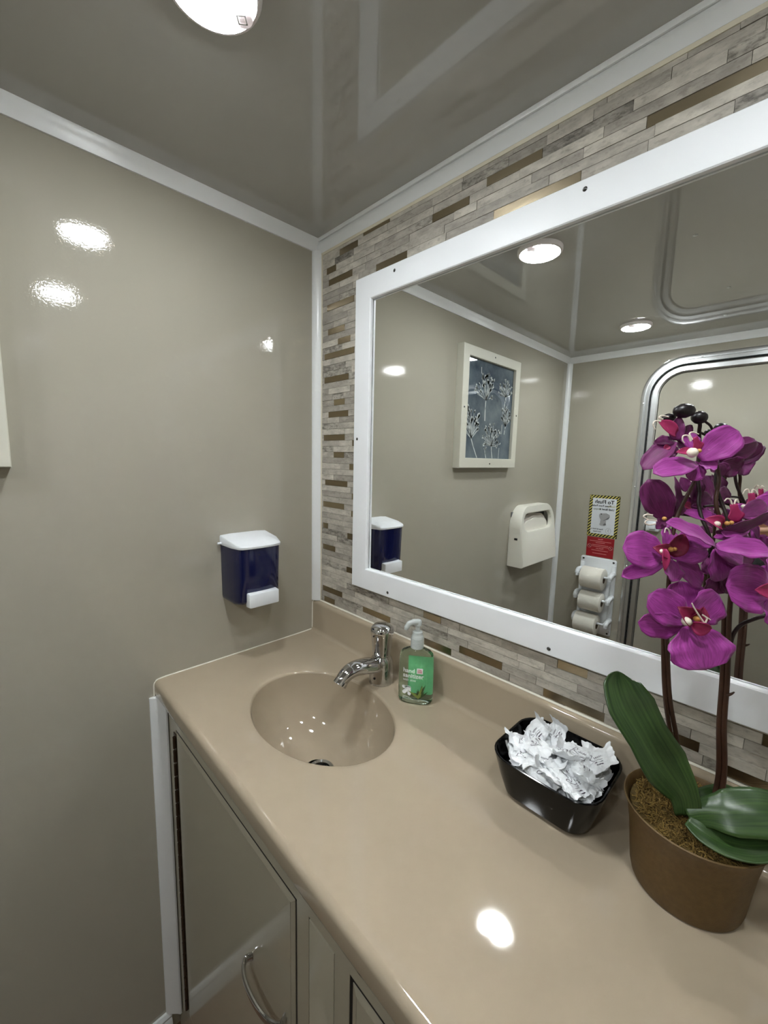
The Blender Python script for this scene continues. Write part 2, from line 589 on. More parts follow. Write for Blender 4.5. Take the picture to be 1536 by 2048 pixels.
# ---------------------------------------------------------------- mosaic wall
TZ0, PITCH, GAP = ZC + 0.0985, 0.01485, 0.0006
bronze = {61: [(.18, .266)], 60: [(.093, .162)], 59: [(.505, .605)], 58: [(.041, .08), (.385, .47)], 57: [(.75, .93)],
          56: [(.05, .143)], 55: [(.226, .32), (.522, .668)], 52: [(.044, .151)], 48: [(.048, .116)],
          46: [(.09, .139)], 44: [(.034, .153)], 40: [(.034, .134)], 36: [(.075, .119)], 34: [(.052, .134)],
          30: [(.032, .121)], 29: [(.151, .25)], 27: [(.075, .118)], 25: [(.14, .2)], 22: [(.038, .134)],
          20: [(.152, .2)], 18: [(.03, .121)], 17: [(.15, .2)], 14: [(.03, .052)], 13: [(.136, .2)],
          10: [(.03, .086)], 7: [(.134, .2)], 4: [(.399, .447), (.692, .74)], 2: [(.031, .118)],
          1: [(.201, .298), (.496, .592), (.84, .888)], 0: [(.038, .084), (.404, .476), (.672, .77), (.917, 1.02)]}
MX0, MX1, MZ0, MZ1 = 0.1688, 1.192, ZC + 0.1722, ZC + 0.9017     # mirror frame, outer
rnd = random.Random(11)
stuff_bm = bmesh.new()
n_tile = 0


def tile(x0, x1, z, kind):
    global n_tile
    th = rnd.uniform(0.0040, 0.0054)
    z0, z1 = z - PITCH / 2 + GAP / 2, z + PITCH / 2 - GAP / 2
    if x0 > 0.955:
        box(stuff_bm, x0, x1 - GAP, -th, 0.002, z0, z1)
        return
    bm = B(x0, x1 - GAP, -th, 0.002, z0, z1)
    o = obj('tile', bm, kind, smooth=False, origin=((x0 + x1) / 2, 0, z))
    world_child_fast(o, wall_back)
    n_tile += 1


def world_child_fast(o, parent):
    o.parent = parent          # parent sits at the origin: no inverse needed


for k in range(-1, 62):
    z = TZ0 + k * PITCH
    fixed = sorted(bronze.get(k, []))
    x = 0.004
    full = (z + PITCH / 2 > MZ1 - 0.01) or (z - PITCH / 2 < MZ0 + 0.01)
    end = XR - 0.002 if full else 0.2
    while x < end - 1e-4:
        nxt = next((f for f in fixed if f[0] >= x - 1e-4), None)
        if nxt and abs(nxt[0] - x) < 1e-4:
            tile(nxt[0], nxt[1], z, 'bronze'); x = nxt[1]
            continue
        L = rnd.choice((0.048, 0.07, 0.095, 0.095, 0.12, 0.145)) * rnd.uniform(.9, 1.1)
        lim = nxt[0] if nxt else end
        if x + L > lim - 0.02:
            L = lim - x
            if L > 0.15:
                L = L / 2
        kind = 'tile'
        if rnd.random() < 0.09 or (k == 59 and 0.74 < x < .95):
            kind = 'tile_dark'
        if x > 0.93 and rnd.random() < 0.2:
            kind = 'bronze'
        tile(x, min(x + L, end), z, kind); x = min(x + L, end)
o = obj('tile_rows_beyond', stuff_bm, 'tile', smooth=False)
o.parent = wall_back; o['kind'] = 'stuff'

# ---------------------------------------------------------------- trims
tn = [0]


def trim(prof, p0, p1, A, Bv, m='white', label=None):
    tn[0] += 1
    bm = bmesh.new(); sweep(bm, prof, p0, p1, A, Bv)
    return struct(obj('trim_%d' % tn[0], bm, m, smooth=True, angle=30), label)


cove = [(0, 0), (0.0125, 0), (0.0125, 0.004), (0.009, 0.012), (0.006, 0.022), (0.0045, 0.031), (0, 0.031)]
X_, Y_, Z_ = Vector((1, 0, 0)), Vector((0, 1, 0)), Vector((0, 0, 1))
trim(cove, (0, YF, HC), (0, 0, HC), X_, -Z_)                     # left wall, ceiling
trim(cove, (0, YF, HC), (XR, YF, HC), Y_, -Z_)                   # front wall, ceiling
trim(cove, (XR, YF, HC), (XR, 0, HC), -X_, -Z_)                  # right wall, ceiling
t_back = trim([(0, 0.0085), (0.0075, 0.0085), (0.0098, 0.0125), (0.0100, 0.018), (0.0088, 0.030), (0.0075, 0.0376), (0, 0.0376)], (0, 0, HC), (XR, 0, HC), -Y_, -Z_)
bm = bmesh.new(); sweep(bm, [(0, 0), (0.0115, 0), (0.0120, 0.004), (0.0105, 0.0075), (0, 0.0088)], (0.01, 0, HC), (XR, 0, HC), -Y_, -Z_)
world_child(obj('trim_cap', bm, 'white'), t_back)
bm = bmesh.new(); sweep(bm, [(0, 0.037), (0.0072, 0.037), (0.0058, 0.043), (0, 0.043)], (0.02, 0, HC), (XR, 0, HC), -Y_, -Z_)
world_child(obj('caulk_line', bm, 'caulk_old'), t_back)
corner = [(0, 0), (0.0214, 0), (0.0214, 0.0035), (0.0200, 0.0080), (0.0175, 0.0120), (0.0150, 0.0150), (0.0120, 0.0175), (0.0080, 0.0200), (0.0035, 0.0214), (0, 0.0214)]
t_c = trim(corner, (0, 0, ZC + 0.088), (0, 0, HC - 0.031), X_, -Y_)
bm = bmesh.new(); sweep(bm, [(0.0205, 0), (0.0240, 0), (0.0240, 0.0058), (0.0205, 0.0062)], (0, 0, ZC + 0.09), (0, 0, HC - 0.036), X_, -Y_)
world_child(obj('caulk_line', bm, 'caulk_old'), t_c)
trim(corner, (0, YF, 0), (0, YF, HC - 0.031), X_, Y_)
trim(corner, (XR, YF, 0), (XR, YF, HC - 0.031), -X_, Y_)
trim(corner, (XR, 0, ZC + 0.088), (XR, 0, HC - 0.031), -X_, -Y_)
# white post where the cabinet meets the left wall
post = [(0, 0), (0, -0.028), (0.004, -0.028), (0.0085, -0.0225), (0.020, -0.0095), (0.027, -0.0035), (0.027, 0)]
trim(post, (0, -0.418, 0.058), (0, -0.418, ZC - 0.037), X_, Y_)
base = [(0, 0), (0.010, 0), (0.010, 0.035), (0.007, 0.043), (0.009, 0.050), (0.005, 0.060), (0, 0.060)]


def baseboard(side, p0, p1, A):
    bm = bmesh.new(); sweep(bm, base, p0, p1, A, Z_)
    struct(obj('baseboard_' + side, bm, 'white', angle=25))


baseboard('left', (0, YF + 0.02, 0), (0, -0.435, 0), X_)
baseboard('right', (XR, YF + 0.02, 0), (XR, -0.42, 0), -X_)
bm = bmesh.new(); sweep(bm, base, (0.02, YF, 0), (DX0 - 0.002, YF, 0), Y_, Z_); sweep(bm, base, (DX1 + 0.002, YF, 0), (XR - 0.02, YF, 0), Y_, Z_)
struct(obj('baseboard_front', bm, 'white', angle=25))
for x, y in ((0.70, -0.62), (0.72, -1.05), (0.68, -1.35)):
    s = screw('ceiling_screw', (x, y, HC - 0.0004), (0, 0, -1), ceiling, 0.005, 'alu')


# ================================================================== CEILING LAMPS
def ceiling_lamp(x, y, label, ang=1.65):
    t = thing('ceiling_light', label, 'light', (x, y, HC), 'round ceiling lights')
    bm = bmesh.new(); lathe(bm, [(0.0570, 0), (0.0570, -0.006), (0.0548, -0.010), (0.0508, -0.0115), (0.0495, -0.009), (0.0495, -0.004)], 40)
    obj('bezel', bm, 'lamp_body', t)
    # lit lens: disc with a bite taken out for the switch
    Rl = 0.0488; cr = 0.0205; cdist = 0.0410
    c, s = math.cos(ang), math.sin(ang)

    def inside(px, py):
        a = px * c + py * s; b = -px * s + py * c
        return math.hypot(a - cdist, b) < cr
    out = []
    N = 72
    for i in range(N):
        a = 2 * PI * i / N
        px, py = math.cos(a), math.sin(a)
        r = Rl
        for q in range(60):
            if inside(px * r, py * r):
                r -= 0.0009
            else:
                break
        out.append((px * r, py * r))
    bm = bmesh.new()
    rings = []
    for f, z in ((1.0, -0.004), (1.0, -0.010), (.94, -0.0132), (.7, -0.0155), (.35, -0.0168)):
        rings.append([(px * f, py * f, z) for px, py in out])
    loft(bm, rings, cap=True)
    obj('lens', bm, 'lens', t)
    bm = bmesh.new()
    lathe(bm, [(0.0140, -0.004), (0.0140, -0.010), (0.0125, -0.0135), (0.007, -0.015)], 20, (c * 0.0385, s * 0.0385, 0))
    lo = obj('switch', bm, 'lamp_lobe', t)
    Mz = Matrix.Rotation(ang + PI / 4, 3, 'Z')
    fn = lambda a, b: Mz @ Vector((a, b, 0)) + Vector((c * 0.0385, s * 0.0385, -0.0154))
    d = 0.0050
    o = flat('diamond_mark', stroke([(-d, -d), (d, -d), (d, d), (-d, d), (-d, -d)], 0.0016), fn, 'label_white', t)
    return t


ceiling_lamp(0.397, -0.436, 'round ceiling light above the sink bowl')
ceiling_lamp(0.945, -0.430, 'round ceiling light above the potted orchid')
ceiling_lamp(0.410, -1.265, 'round ceiling light by the toilet paper corner')
ceiling_lamp(0.905, -1.225, 'round ceiling light in front of the door')

# ================================================================== VANITY TOP
vt = thing('vanity_counter', 'glossy tan vanity counter with integral oval basin and backsplash', 'counter', (0, 0, ZC))
YB, YN = -0.030, -0.424          # flat part of the top
SX, SY, SA, SB = 0.332, -0.229, 0.1665, 0.1215   # bowl centre and radii
x0, x1 = 0.0005, XR - 0.0005
bm = bmesh.new()
N = 72
px0, px1 = 0.12, 0.545


def on_rect(a):
    c, s = math.cos(a), math.sin(a)
    t = []
    for lim, d in ((px0 - SX, c), (px1 - SX, c), (YN - SY, s), (YB - SY, s)):
        if abs(d) > 1e-9 and lim / d > 0:
            t.append(lim / d)
    t = min(t)
    return (SX + c * t, SY + s * t)


angs = sorted([2 * PI * i / N for i in range(N)] + [math.atan2(b - SY, a - SX) % (2 * PI) for a in (px0, px1) for b in (YN, YB)])
rim = [(1.06, 0.0), (1.018, -0.0003), (1.004, -0.0014), (0.993, -0.005)]
bowl = [(0.993, -0.005), (0.985, -0.013), (0.965, -0.030), (0.92, -0.052), (0.85, -0.079), (0.74, -0.102), (0.58, -0.119), (0.39, -0.1285), (0.22, -0.1325)]
rings = [[bm.verts.new((*on_rect(a), 0)) for a in angs]]
for f, z in rim:
    rings.append([bm.verts.new((SX + SA * f * math.cos(math.atan2(math.sin(a) / SB, math.cos(a) / SA)), SY + SB * f * math.sin(math.atan2(math.sin(a) / SB, math.cos(a) / SA)), z)) for a in angs])
for r0, r1 in zip(rings, rings[1:]):
    for i in range(len(angs)):
        j = (i + 1) % len(angs)
        bm.faces.new((r0[i], r0[j], r1[j], r1[i]))
for a, b in ((x0, px0), (px1, x1)):
    bm.faces.new([bm.verts.new(p) for p in ((a, YN, 0), (b, YN, 0), (b, YB, 0), (a, YB, 0))])
# front nose and apron, back edge
nose = [(YN, 0.0)]
for i in range(1, 7):
    a = PI / 2 * i / 6
    nose.append((YN - 0.0105 * math.sin(a), -0.0105 + 0.0105 * math.cos(a)))
nose += [(-0.4345, -0.030), (-0.4330, -0.0355), (-0.430, -0.037), (-0.405, -0.037), (-0.405, -0.020)]
for a, b in ((x0, x1),):
    loft(bm, [[(a, y, z) for y, z in nose], [(b, y, z) for y, z in nose]], cap=False, closed=False)
bmesh.ops.remove_doubles(bm, verts=bm.verts[:], dist=1e-5)
slab = obj('slab', bm, 'counter', vt, angle=50)
bm = bmesh.new()
br = []
for f, z in bowl:
    br.append([(SX + SA * f * math.cos(a), SY + SB * f * math.sin(a) + (0.0 if f > .9 else 0.0), z) for a in [2 * PI * i / N for i in range(N)]])
loft(bm, br, cap=False)
obj('basin', bm, 'counter', vt, angle=60)
# backsplash with a cove at its foot and a rounded top
bs = [(YB, 0.0), (-0.0255, 0.0008), (-0.0215, 0.0035), (-0.0195, 0.0085), (-0.0190, 0.078)]
for i in range(1, 6):
    a = PI / 2 * i / 5
    bs.append((-0.0190 + 0.007 * (1 - math.cos(a)), 0.078 + 0.0085 * math.sin(a)))
bs += [(-0.003, 0.0870), (-0.003, 0.0)]
bm = bmesh.new(); loft(bm, [[(x0, y, z) for y, z in bs], [(x1, y, z) for y, z in bs]])
obj('backsplash', bm, 'counter', vt, angle=40)
# caulk beads
bm = bmesh.new()
tube(bm, [(0.002, -0.0055, 0.0875), (x1, -0.0055, 0.0875)], 0.0022, 6)
obj('caulk_bead', bm, 'caulk', vt)
bm = bmesh.new()
tube(bm, spline([(0.0006, -0.012, 0.0865), (0.0006, -0.0185, 0.080), (0.0006, -0.0195, 0.05), (0.0006, -0.0205, 0.008), (0.0006, -0.029, 0.0012),
                 (0.0006, -0.2, 0.0006), (0.0006, -0.35, 0.0006), (0.0006, -0.42, 0.0003), (0.0006, -0.432, -0.005), (0.0006, -0.4352, -0.013), (0.0006, -0.4352, -0.035)], 6), 0.0016, 6)
obj('caulk_bead', bm, 'caulk', vt)
bm = bmesh.new()
lathe(bm, [(0.0275, -0.1315), (0.0275, -0.1285), (0.0255, -0.1268), (0.0195, -0.1280), (0.0175, -0.136), (0.0175, -0.157)], 32, (SX, SY, 0), cap=False)
obj('drain_ring', bm, 'chrome', vt)
bm = bmesh.new()
lathe(bm, [(0.0178, -0.155), (0.001, -0.155)], 24, (SX, SY, 0), cap=False)
for i in range(-2, 3):
    box(bm, SX + i * 0.006 - 0.0011, SX + i * 0.006 + 0.0011, SY - 0.015, SY + 0.015, -0.143, -0.141)
obj('drain_hole', bm, 'darkhole', vt)

# ================================================================== FAUCET
fa = thing('metering_faucet', 'chrome push-button basin faucet with curved spout', 'faucet', (0.334, -0.066, ZC))
bm = bmesh.new()
lathe(bm, [(0.0275, -0.001), (0.0280, 0.003), (0.0272, 0.006), (0.0265, 0.03), (0.0255, 0.048), (0.0225, 0.056), (0.0175, 0.061), (0.0165, 0.064)], 40)
obj('body', bm, 'chrome', fa, angle=60)
bm = bmesh.new()
path = spline([(0, -0.004, 0.040), (0, -0.030, 0.0475), (0, -0.062, 0.0545), (0, -0.086, 0.0560), (0, -0.104, 0.050), (0, -0.1155, 0.0395)], 6)
rings = []
for i, p in enumerate(path):
    t = i / (len(path) - 1)
    d = (path[min(i + 1, len(path) - 1)] - path[max(i - 1, 0)]).normalized()
    up = Vector((1, 0, 0)).cross(d)
    wx = 0.0215 * (1 - t) ** 1.5 + 0.0165
    hy = 0.0155 * (1 - t) + 0.0138 * t
    if t < .2:
        wx = min(wx, 0.025)
    rings.append([p + Vector((1, 0, 0)) * wx * .82 * math.cos(2 * PI * k / 24) + up * hy * math.sin(2 * PI * k / 24) for k in range(24)])
loft(bm, rings)
obj('spout', bm, 'chrome', fa, angle=60)
bm = bmesh.new()
e = path[-1]; dn = (path[-1] - path[-3]).normalized()
lathe(bm, [(0.0140, -0.004), (0.0148, 0.001), (0.0148, 0.005), (0.0125, 0.006), (0.011, 0.003)], 24, e, axis_matrix(dn))
obj('aerator', bm, 'chrome', fa)
bm = bmesh.new()
lathe(bm, [(0.0175, 0.061), (0.0200, 0.0620), (0.0210, 0.066), (0.0235, 0.100), (0.0255, 0.112), (0.0262, 0.118), (0.0250, 0.124), (0.0205, 0.129), (0.011, 0.1315), (0.002, 0.132)], 40)
obj('push_button', bm, 'chrome', fa, angle=60)
bm = bmesh.new()
lathe(bm, [(0.0022, -0.001), (0.0022, 0.0012), (0.001, 0.0014)], 10, (0.0, -0.0252, 0.1115), axis_matrix((0, -1, .1)))
obj('set_screw', bm, 'darkhole', fa)
bm = bmesh.new()
lathe(bm, [(0.0026, -0.002), (0.0026, 0.0012), (0.001, 0.0014)], 10, (0.006, -0.0262, 0.017), axis_matrix((.25, -1, 0)))
obj('set_screw', bm, 'darkhole', fa)

# ================================================================== SOAP DISPENSER
sd = thing('soap_dispenser', 'navy blue soap dispenser with white lid on the wall', 'soap dispenser', (0, -0.2225, ZC + 0.15))


def sd_outline(scale=1.0, d=0.088, wb=0.0575, wf=0.0475, bulge=0.004):
    pts = [(0.001, -wb * scale), (0.058, -wb * scale + 0.001)]
    pts += [(d - 0.006, -wf * scale - 0.0025), (d - 0.001, -wf * scale + 0.002)]
    for i in range(1, 6):
        t = i / 6
        pts.append((d + bulge * 4 * t * (1 - t), -wf * scale + 2 * wf * scale * t))
    pts += [(d - 0.001, wf * scale - 0.002), (d - 0.006, wf * scale + 0.0025), (0.058, wb * scale - 0.001), (0.001, wb * scale)]
    return pts


bm = bmesh.new()
rings = []
for z, s, d in ((0.0, .90, .070), (0.003, .955, .081), (0.010, .975, .085), (0.07, .985, .087), (0.136, 1.0, .089)):
    rings.append([(x, y, z) for x, y in sd_outline(s, d)])
loft(bm, rings)
obj('tank', bm, 'blue', sd, angle=50)
bm = bmesh.new()


def lid_ring(s, d, zb, zf, k=1.0):
    out = []
    for x, y in sd_outline(s, d):
        t = x / 0.09
        out.append((x, y, zb + (zf - zb) * t ** 1.3))
    return out


loft(bm, [lid_ring(1.02, .0915, .133, .133), lid_ring(1.03, .0925, .136, .136), lid_ring(1.03, .0925, .152, .139), lid_ring(1.0, .0895, .155, .142), lid_ring(.6, .06, .1568, .150)])
obj('lid', bm, 'plastic_white', sd, angle=40)
bm = bmesh.new()
lathe(bm, [(0.003, 0), (0.003, 0.009), (0.002, 0.010)], 10, (0.008, -0.0575, 0.137), axis_matrix((0, -1, 0)))
obj('hinge_pin', bm, 'plastic_white', sd)
bm = bmesh.new(); box(bm, 0.080, 0.1015, -0.036, 0.038, -0.004, 0.031, 0.003, 2)
for v in bm.verts:
    if v.co.x > 0.095:
        v.co.x += 0.004 * (1 - (v.co.y / 0.04) ** 2)
        v.co.z = 0.0135 + (v.co.z - 0.0135) * 0.93
obj('push_bar', bm, 'plastic_white', sd)
bm = bmesh.new()
loft(bm, [[(x, y, -0.002) for x, y in rrect(0.072, 0.094, -0.010, 0.024, 0.006)], [(x, y, -0.0065) for x, y in rrect(0.076, 0.090, -0.002, 0.014, 0.005)]])
obj('nozzle', bm, 'plastic_cream', sd)
bm = bmesh.new()
lathe(bm, [(0.006, 0), (0.006, 0.0006), (0.004, 0.0008)], 16, (0.0915, -0.004, 0.120), axis_matrix((1, 0, 0)))
obj('view_port', bm, 'phone', sd)

# ================================================================== WALL MIRROR
mr = thing('wall_mirror', 'large wall mirror in a wide white frame over the vanity', 'mirror', (MX0, 0, MZ0))
fn = lambda a, b, d: Vector((a - MX0, -d, b - MZ0))
bm = bmesh.new()
rect_ring(bm, MX0, MX1, MZ0, MZ1, [(0, 0.003), (0, 0.0150), (0.0015, 0.0164), (0.0470, 0.0164), (0.0498, 0.0157), (0.0515, 0.0140), (0.0522, 0.0115), (0.0525, 0.0084), (0.0495, 0.0080), (0.0495, 0.003)], fn)
obj('frame', bm, 'frame', mr, angle=28)
bm = bmesh.new(); box(bm, 0.048, MX1 - MX0 - 0.048, -0.0066, -0.003, 0.048, MZ1 - MZ0 - 0.048)
obj('mirror_glass', bm, 'glass', mr, smooth=False)
for x, z in ((.295, 1.082 * .82), (.182, .656 * .82), (.2985, .224 * .82), (.68, 1.085 * .82), (1.06, .222 * .82), (.68, .222 * .82), (1.178, .656 * .82)):
    bm = bmesh.new()
    zz = z if abs(x - .182) < .02 or abs(x - 1.178) < .02 else (MZ1 - ZC - 0.0145 if z > .5 else MZ0 - ZC + 0.0115)
    lathe(bm, [(0.0034, -0.001), (0.0034, 0.0003), (0.0022, 0.0011), (0.0012, 0.0005)], 12, (x - MX0, -0.0164, zz + ZC - MZ0), axis_matrix((0, -1, 0)))
    obj('screw', bm, 'steel', mr)

# ================================================================== VANITY CABINET
cb = thing('vanity_cabinet', 'glossy taupe vanity cabinet with hinged doors under the counter', 'cabinet', (0, 0, 0))
FY = -0.416
bm = bmesh.new()
box(bm, 0.004, XR - 0.004, FY, FY + 0.018, ZC - 0.0885, ZC - 0.036)                 # top rail
box(bm, 0.004, 0.0700, FY, FY + 0.018, 0.0, ZC - 0.0885)
box(bm, 0.5385, 0.566, FY, FY + 0.018, 0.0, ZC - 0.0885)
box(bm, 0.620, 0.6475, FY, FY + 0.018, 0.0, ZC - 0.0885)
box(bm, 0.0700, XR - 0.004, FY, FY + 0.018, 0.0, 0.11)
box(bm, 1.137, XR - 0.004, FY, FY + 0.018, 0.11, ZC - 0.0885)
obj('face_frame', bm, 'cab', cb, smooth=False)
bm = bmesh.new(); box(bm, 0.004, XR - 0.004, FY + 0.018, FY + 0.03, 0.0, ZC - 0.04)
obj('carcass', bm, 'cabdark', cb, smooth=False)
obj('filler_panel', B(0.5678, 0.6195, FY - 0.001, FY + 0.016, 0.112, ZC - 0.0900, 0.001), 'cab', cb)


def cab_door(x0, x1, hx0, hx1, hinge_x=None):
    z0, z1 = 0.114, ZC - 0.0935
    bm = bmesh.new()
    rect_ring(bm, x0, x1, z0, z1, [(0, -0.012), (0, 0.0), (0.0080, 0.0022), (0.0088, 0.0012), (0.0088, -0.012)], lambda a, b, d: Vector((a, FY - d, b)))
    d = obj('door', bm, 'cab', cb, smooth=False)
    bm = bmesh.new(); box(bm, x0 + 0.0089, x1 - 0.0089, FY - 0.0022, FY + 0.012, z0 + 0.0089, z1 - 0.0089)
    p = obj('door_panel', bm, 'cab', d, smooth=False)
    bm = bmesh.new()
    hz = ZC - 0.305
    q = spline([(hx0 + .012, FY - 0.002, hz), (hx0 + .010, FY - 0.014, hz), (hx0 + .030, FY - 0.024, hz), ((hx0 + hx1) / 2, FY - 0.027, hz), (hx1 - .030, FY - 0.024, hz), (hx1 - .010, FY - 0.014, hz), (hx1 - .012, FY - 0.002, hz)], 6)
    rings = []
    for i, p in enumerate(q):
        d_ = (q[min(i + 1, len(q) - 1)] - q[max(i - 1, 0)]).normalized()
        n_ = d_.cross(Vector((0, 0, 1))).normalized()
        rings.append([p + Vector((0, 0, 1)) * 0.0072 * math.cos(2 * PI * k / 12) + n_ * 0.0034 * math.sin(2 * PI * k / 12) for k in range(12)])
    loft(bm, rings)
    obj('handle', bm, 'chrome', d)
    return d


cab_door(0.0745, 0.5340, 0.398, 0.522)
cab_door(0.6535, 1.132, 0.67, 0.795)
bm = bmesh.new()
for i in range(22):
    zz = 0.12 + i * 0.0318
    tube(bm, [(0.0700, FY - 0.0035, zz), (0.0700, FY - 0.0035, zz + 0.026)], 0.0035, 8)
box(bm, 0.058, 0.0730, FY - 0.0012, FY, 0.12, ZC - 0.100)
h = obj('piano_hinge', bm, 'hinge', cb); h['kind'] = 'stuff'
for a_, b_ in ((0.0735, 0.5350), (0.6520, 1.133)):  # black strips added in the door gaps, their colour stands in for shade
    obj('gap_shade', B(a_, b_, FY + 0.0008, FY + 0.010, ZC - 0.0945, ZC - 0.0880), 'rubber_and_shade', cb, smooth=False)
    obj('gap_shade', B(b_ - 0.0012, b_ + 0.0045, FY + 0.0015, FY + 0.010, 0.112, ZC - 0.0885), 'rubber_and_shade', cb, smooth=False)
obj('gap_shade', B(0.6475, 0.6540, FY + 0.0010, FY + 0.010, 0.112, ZC - 0.0885), 'rubber_and_shade', cb, smooth=False)

# ================================================================== HAND SANITIZER
BT = Vector((0.4355, -0.066, ZC))
hs = thing('hand_sanitizer', 'clear pump bottle of green hand sanitizer beside the faucet', 'bottle', BT, rot=(0, 0, math.radians(33)))
HW, HD = 0.0355, 0.0185


def bottle_ring(z, fw, fd, n=40, e=2.6):
    out = []
    for i in range(n):
        a = 2 * PI * i / n
        c, s = math.cos(a), math.sin(a)
        out.append((HW * fw * math.copysign(abs(c) ** (2 / e), c), HD * fd * math.copysign(abs(s) ** (2 / e), s), z))
    return out


bm = bmesh.new()
rings = [bottle_ring(z, w_, d_, e=e_) for z, w_, d_, e_ in (
    (0.0012, .80, .74, 2.6), (0.002, .90, .88, 2.6), (0.006, .985, .98, 2.6), (0.012, 1, 1, 2.6), (0.050, 1.0, 1, 2.6), (0.085, .985, .99, 2.6), (0.096, .975, .97, 2.6),
    (0.104, .93, .92, 2.5), (0.109, .80, .82, 2.4), (0.1125, .55, .72, 2.2), (0.115, .40, .62, 2.0), (0.118, .36, .60, 2.0), (0.122, .345, .60, 2.0))]
loft(bm, rings)
obj('bottle_body', bm, 'gel', hs, angle=60)
bm = bmesh.new()
prof = [(0.0128, 0.115)]
for i in range(9):
    prof += [(0.0132, 0.116 + i * 0.0024), (0.0126, 0.1172 + i * 0.0024)]
prof += [(0.0122, 0.139), (0.0115, 0.1405), (0.0105, 0.142), (0.0102, 0.148), (0.009, 0.149), (0.004, 0.1495)]
lathe(bm, prof, 28)
obj('collar', bm, 'clearcap', hs)
bm = bmesh.new()
lathe(bm, [(0.0045, 0.148), (0.0045, 0.160), (0.0075, 0.162), (0.0078, 0.170), (0.0065, 0.1725), (0.003, 0.1735)], 18)
pm = obj('pump_head', bm, 'clearcap', hs)
bm = bmesh.new()
tube(bm, spline([(0.000, -0.002, 0.169), (-0.008, -0.006, 0.1695), (-0.016, -0.010, 0.167), (-0.0205, -0.013, 0.160), (-0.0215, -0.0135, 0.156)], 5), [0.0062] * 6 + [0.0056] * 6 + [0.005] * 5 + [0.0042] * 4, 12)
obj('pump_spout', bm, 'clearcap', hs)


def bottle_front(off=0.0006, side=-1):
    def f(a, b):
        z = 0.008 + b
        x = max(-HW * .97, min(HW * .97, a))
        y = HD * (1 - abs(x / HW) ** 2.6) ** (1 / 2.6)
        return Vector((x, side * (y + off), z))
    return f


bf = bottle_front()
bl_ = bottle_front(-0.0022, 1)
flat('back_label', [[(-.016 + .005 * i, .004), (-.016 + .005 * (i + 1), .004), (-.016 + .005 * (i + 1), .082), (-.016 + .005 * i, .082)] for i in range(9)], bl_, 'back_label', hs)
flat('lettering', shift(text2d('hand', 0.0125, 'LEFT', 0.0002), -0.0245, 0.0605) + shift(text2d('sanitizer', 0.0125, 'LEFT', 0.0002), -0.0245, 0.0500), bf, 'label_white', hs)
flat('lettering', shift(text2d('with aloe', 0.0072, 'LEFT'), -0.0245, 0.0425), bf, 'label_white', hs)
# arrow emblem: three rounded bars meeting at the upper right


def bar(x0, y0, x1, y1, wd):
    d = math.atan2(y1 - y0, x1 - x0)
    out = []
    for i in range(9):
        a = d - PI / 2 + PI * i / 8
        out.append((x1 + wd / 2 * math.cos(a), y1 + wd / 2 * math.sin(a)))
    for i in range(9):
        a = d + PI / 2 + PI * i / 8
        out.append((x0 + wd / 2 * math.cos(a), y0 + wd / 2 * math.sin(a)))
    return out


flat('arrow_emblem', [bar(-0.0225, 0.0285, -0.0105, 0.0285, 0.0068)], bf, 'label_white', hs)
flat('arrow_emblem', [bar(-0.0105, 0.0285, -0.0105, 0.0155, 0.0068)], bottle_front(0.0007), 'label_white', hs)
flat('arrow_emblem', [bar(-0.0215, 0.0175, -0.0115, 0.0275, 0.0075)], bottle_front(0.0008), 'label_white', hs)
flat('emblem_text', stroke([(-0.0175, 0.0300), (-0.0085, 0.0300)], 0.0012), bottle_front(0.0010), 'ink', hs)
flat('sticker', [[(0.0035, 0.0600), (0.0155, 0.0600), (0.0155, 0.0715), (0.0035, 0.0715)]], bf, 'label_white', hs)
flat('sticker_text', [q for k, y in enumerate((0.0625, 0.0645, 0.0665, 0.0688)) for q in stroke([(0.0052 + .001 * (k == 3), y), (0.0138 - .0012 * (k == 3), y)], 0.0010)], bottle_front(0.0010), 'label_red', hs)
rl = random.Random(4)
al = []
al2 = []
for i in range(15):
    a = math.radians(rl.uniform(25, 160)); L = rl.uniform(0.012, 0.030); wd = rl.uniform(0.0014, 0.0030)
    cx_, cy_ = 0.0085 + rl.uniform(-.002, .002), 0.010 + rl.uniform(-.002, .003)
    tx, ty = cx_ + L * math.cos(a), cy_ + L * math.sin(a)
    nx, ny = -math.sin(a) * wd, math.cos(a) * wd
    (al if i % 3 else al2).append([(cx_ - nx, cy_ - ny), (cx_ + L * .5 * math.cos(a) - nx * 1.1, cy_ + L * .5 * math.sin(a) - ny * 1.1), (tx, ty), (cx_ + L * .5 * math.cos(a) + nx * .6, cy_ + L * .5 * math.sin(a) + ny * .6), (cx_ + nx, cy_ + ny)])
flat('aloe_picture', al, bottle_front(0.0007), 'aloe', hs)
flat('aloe_picture', al2, bottle_front(0.0010), 'aloe2', hs)
flat('lettering', [q for k in range(3) for q in stroke([(-0.024, 0.0085 - k * .0022), (-0.010 + k * .004, 0.0085 - k * .0022)], 0.0007)], bf, 'label_white', hs)

# ================================================================== MINT DISH
DC = Vector((0.7365, -0.0975, ZC))
dish = thing('mint_dish', 'black rounded square dish full of wrapped mints', 'dish', DC)


def dish_ring(z, hx, hy, r):
    return [(x, y, z) for x, y in rrect(-hx, hx, -hy, hy, r, 7)]


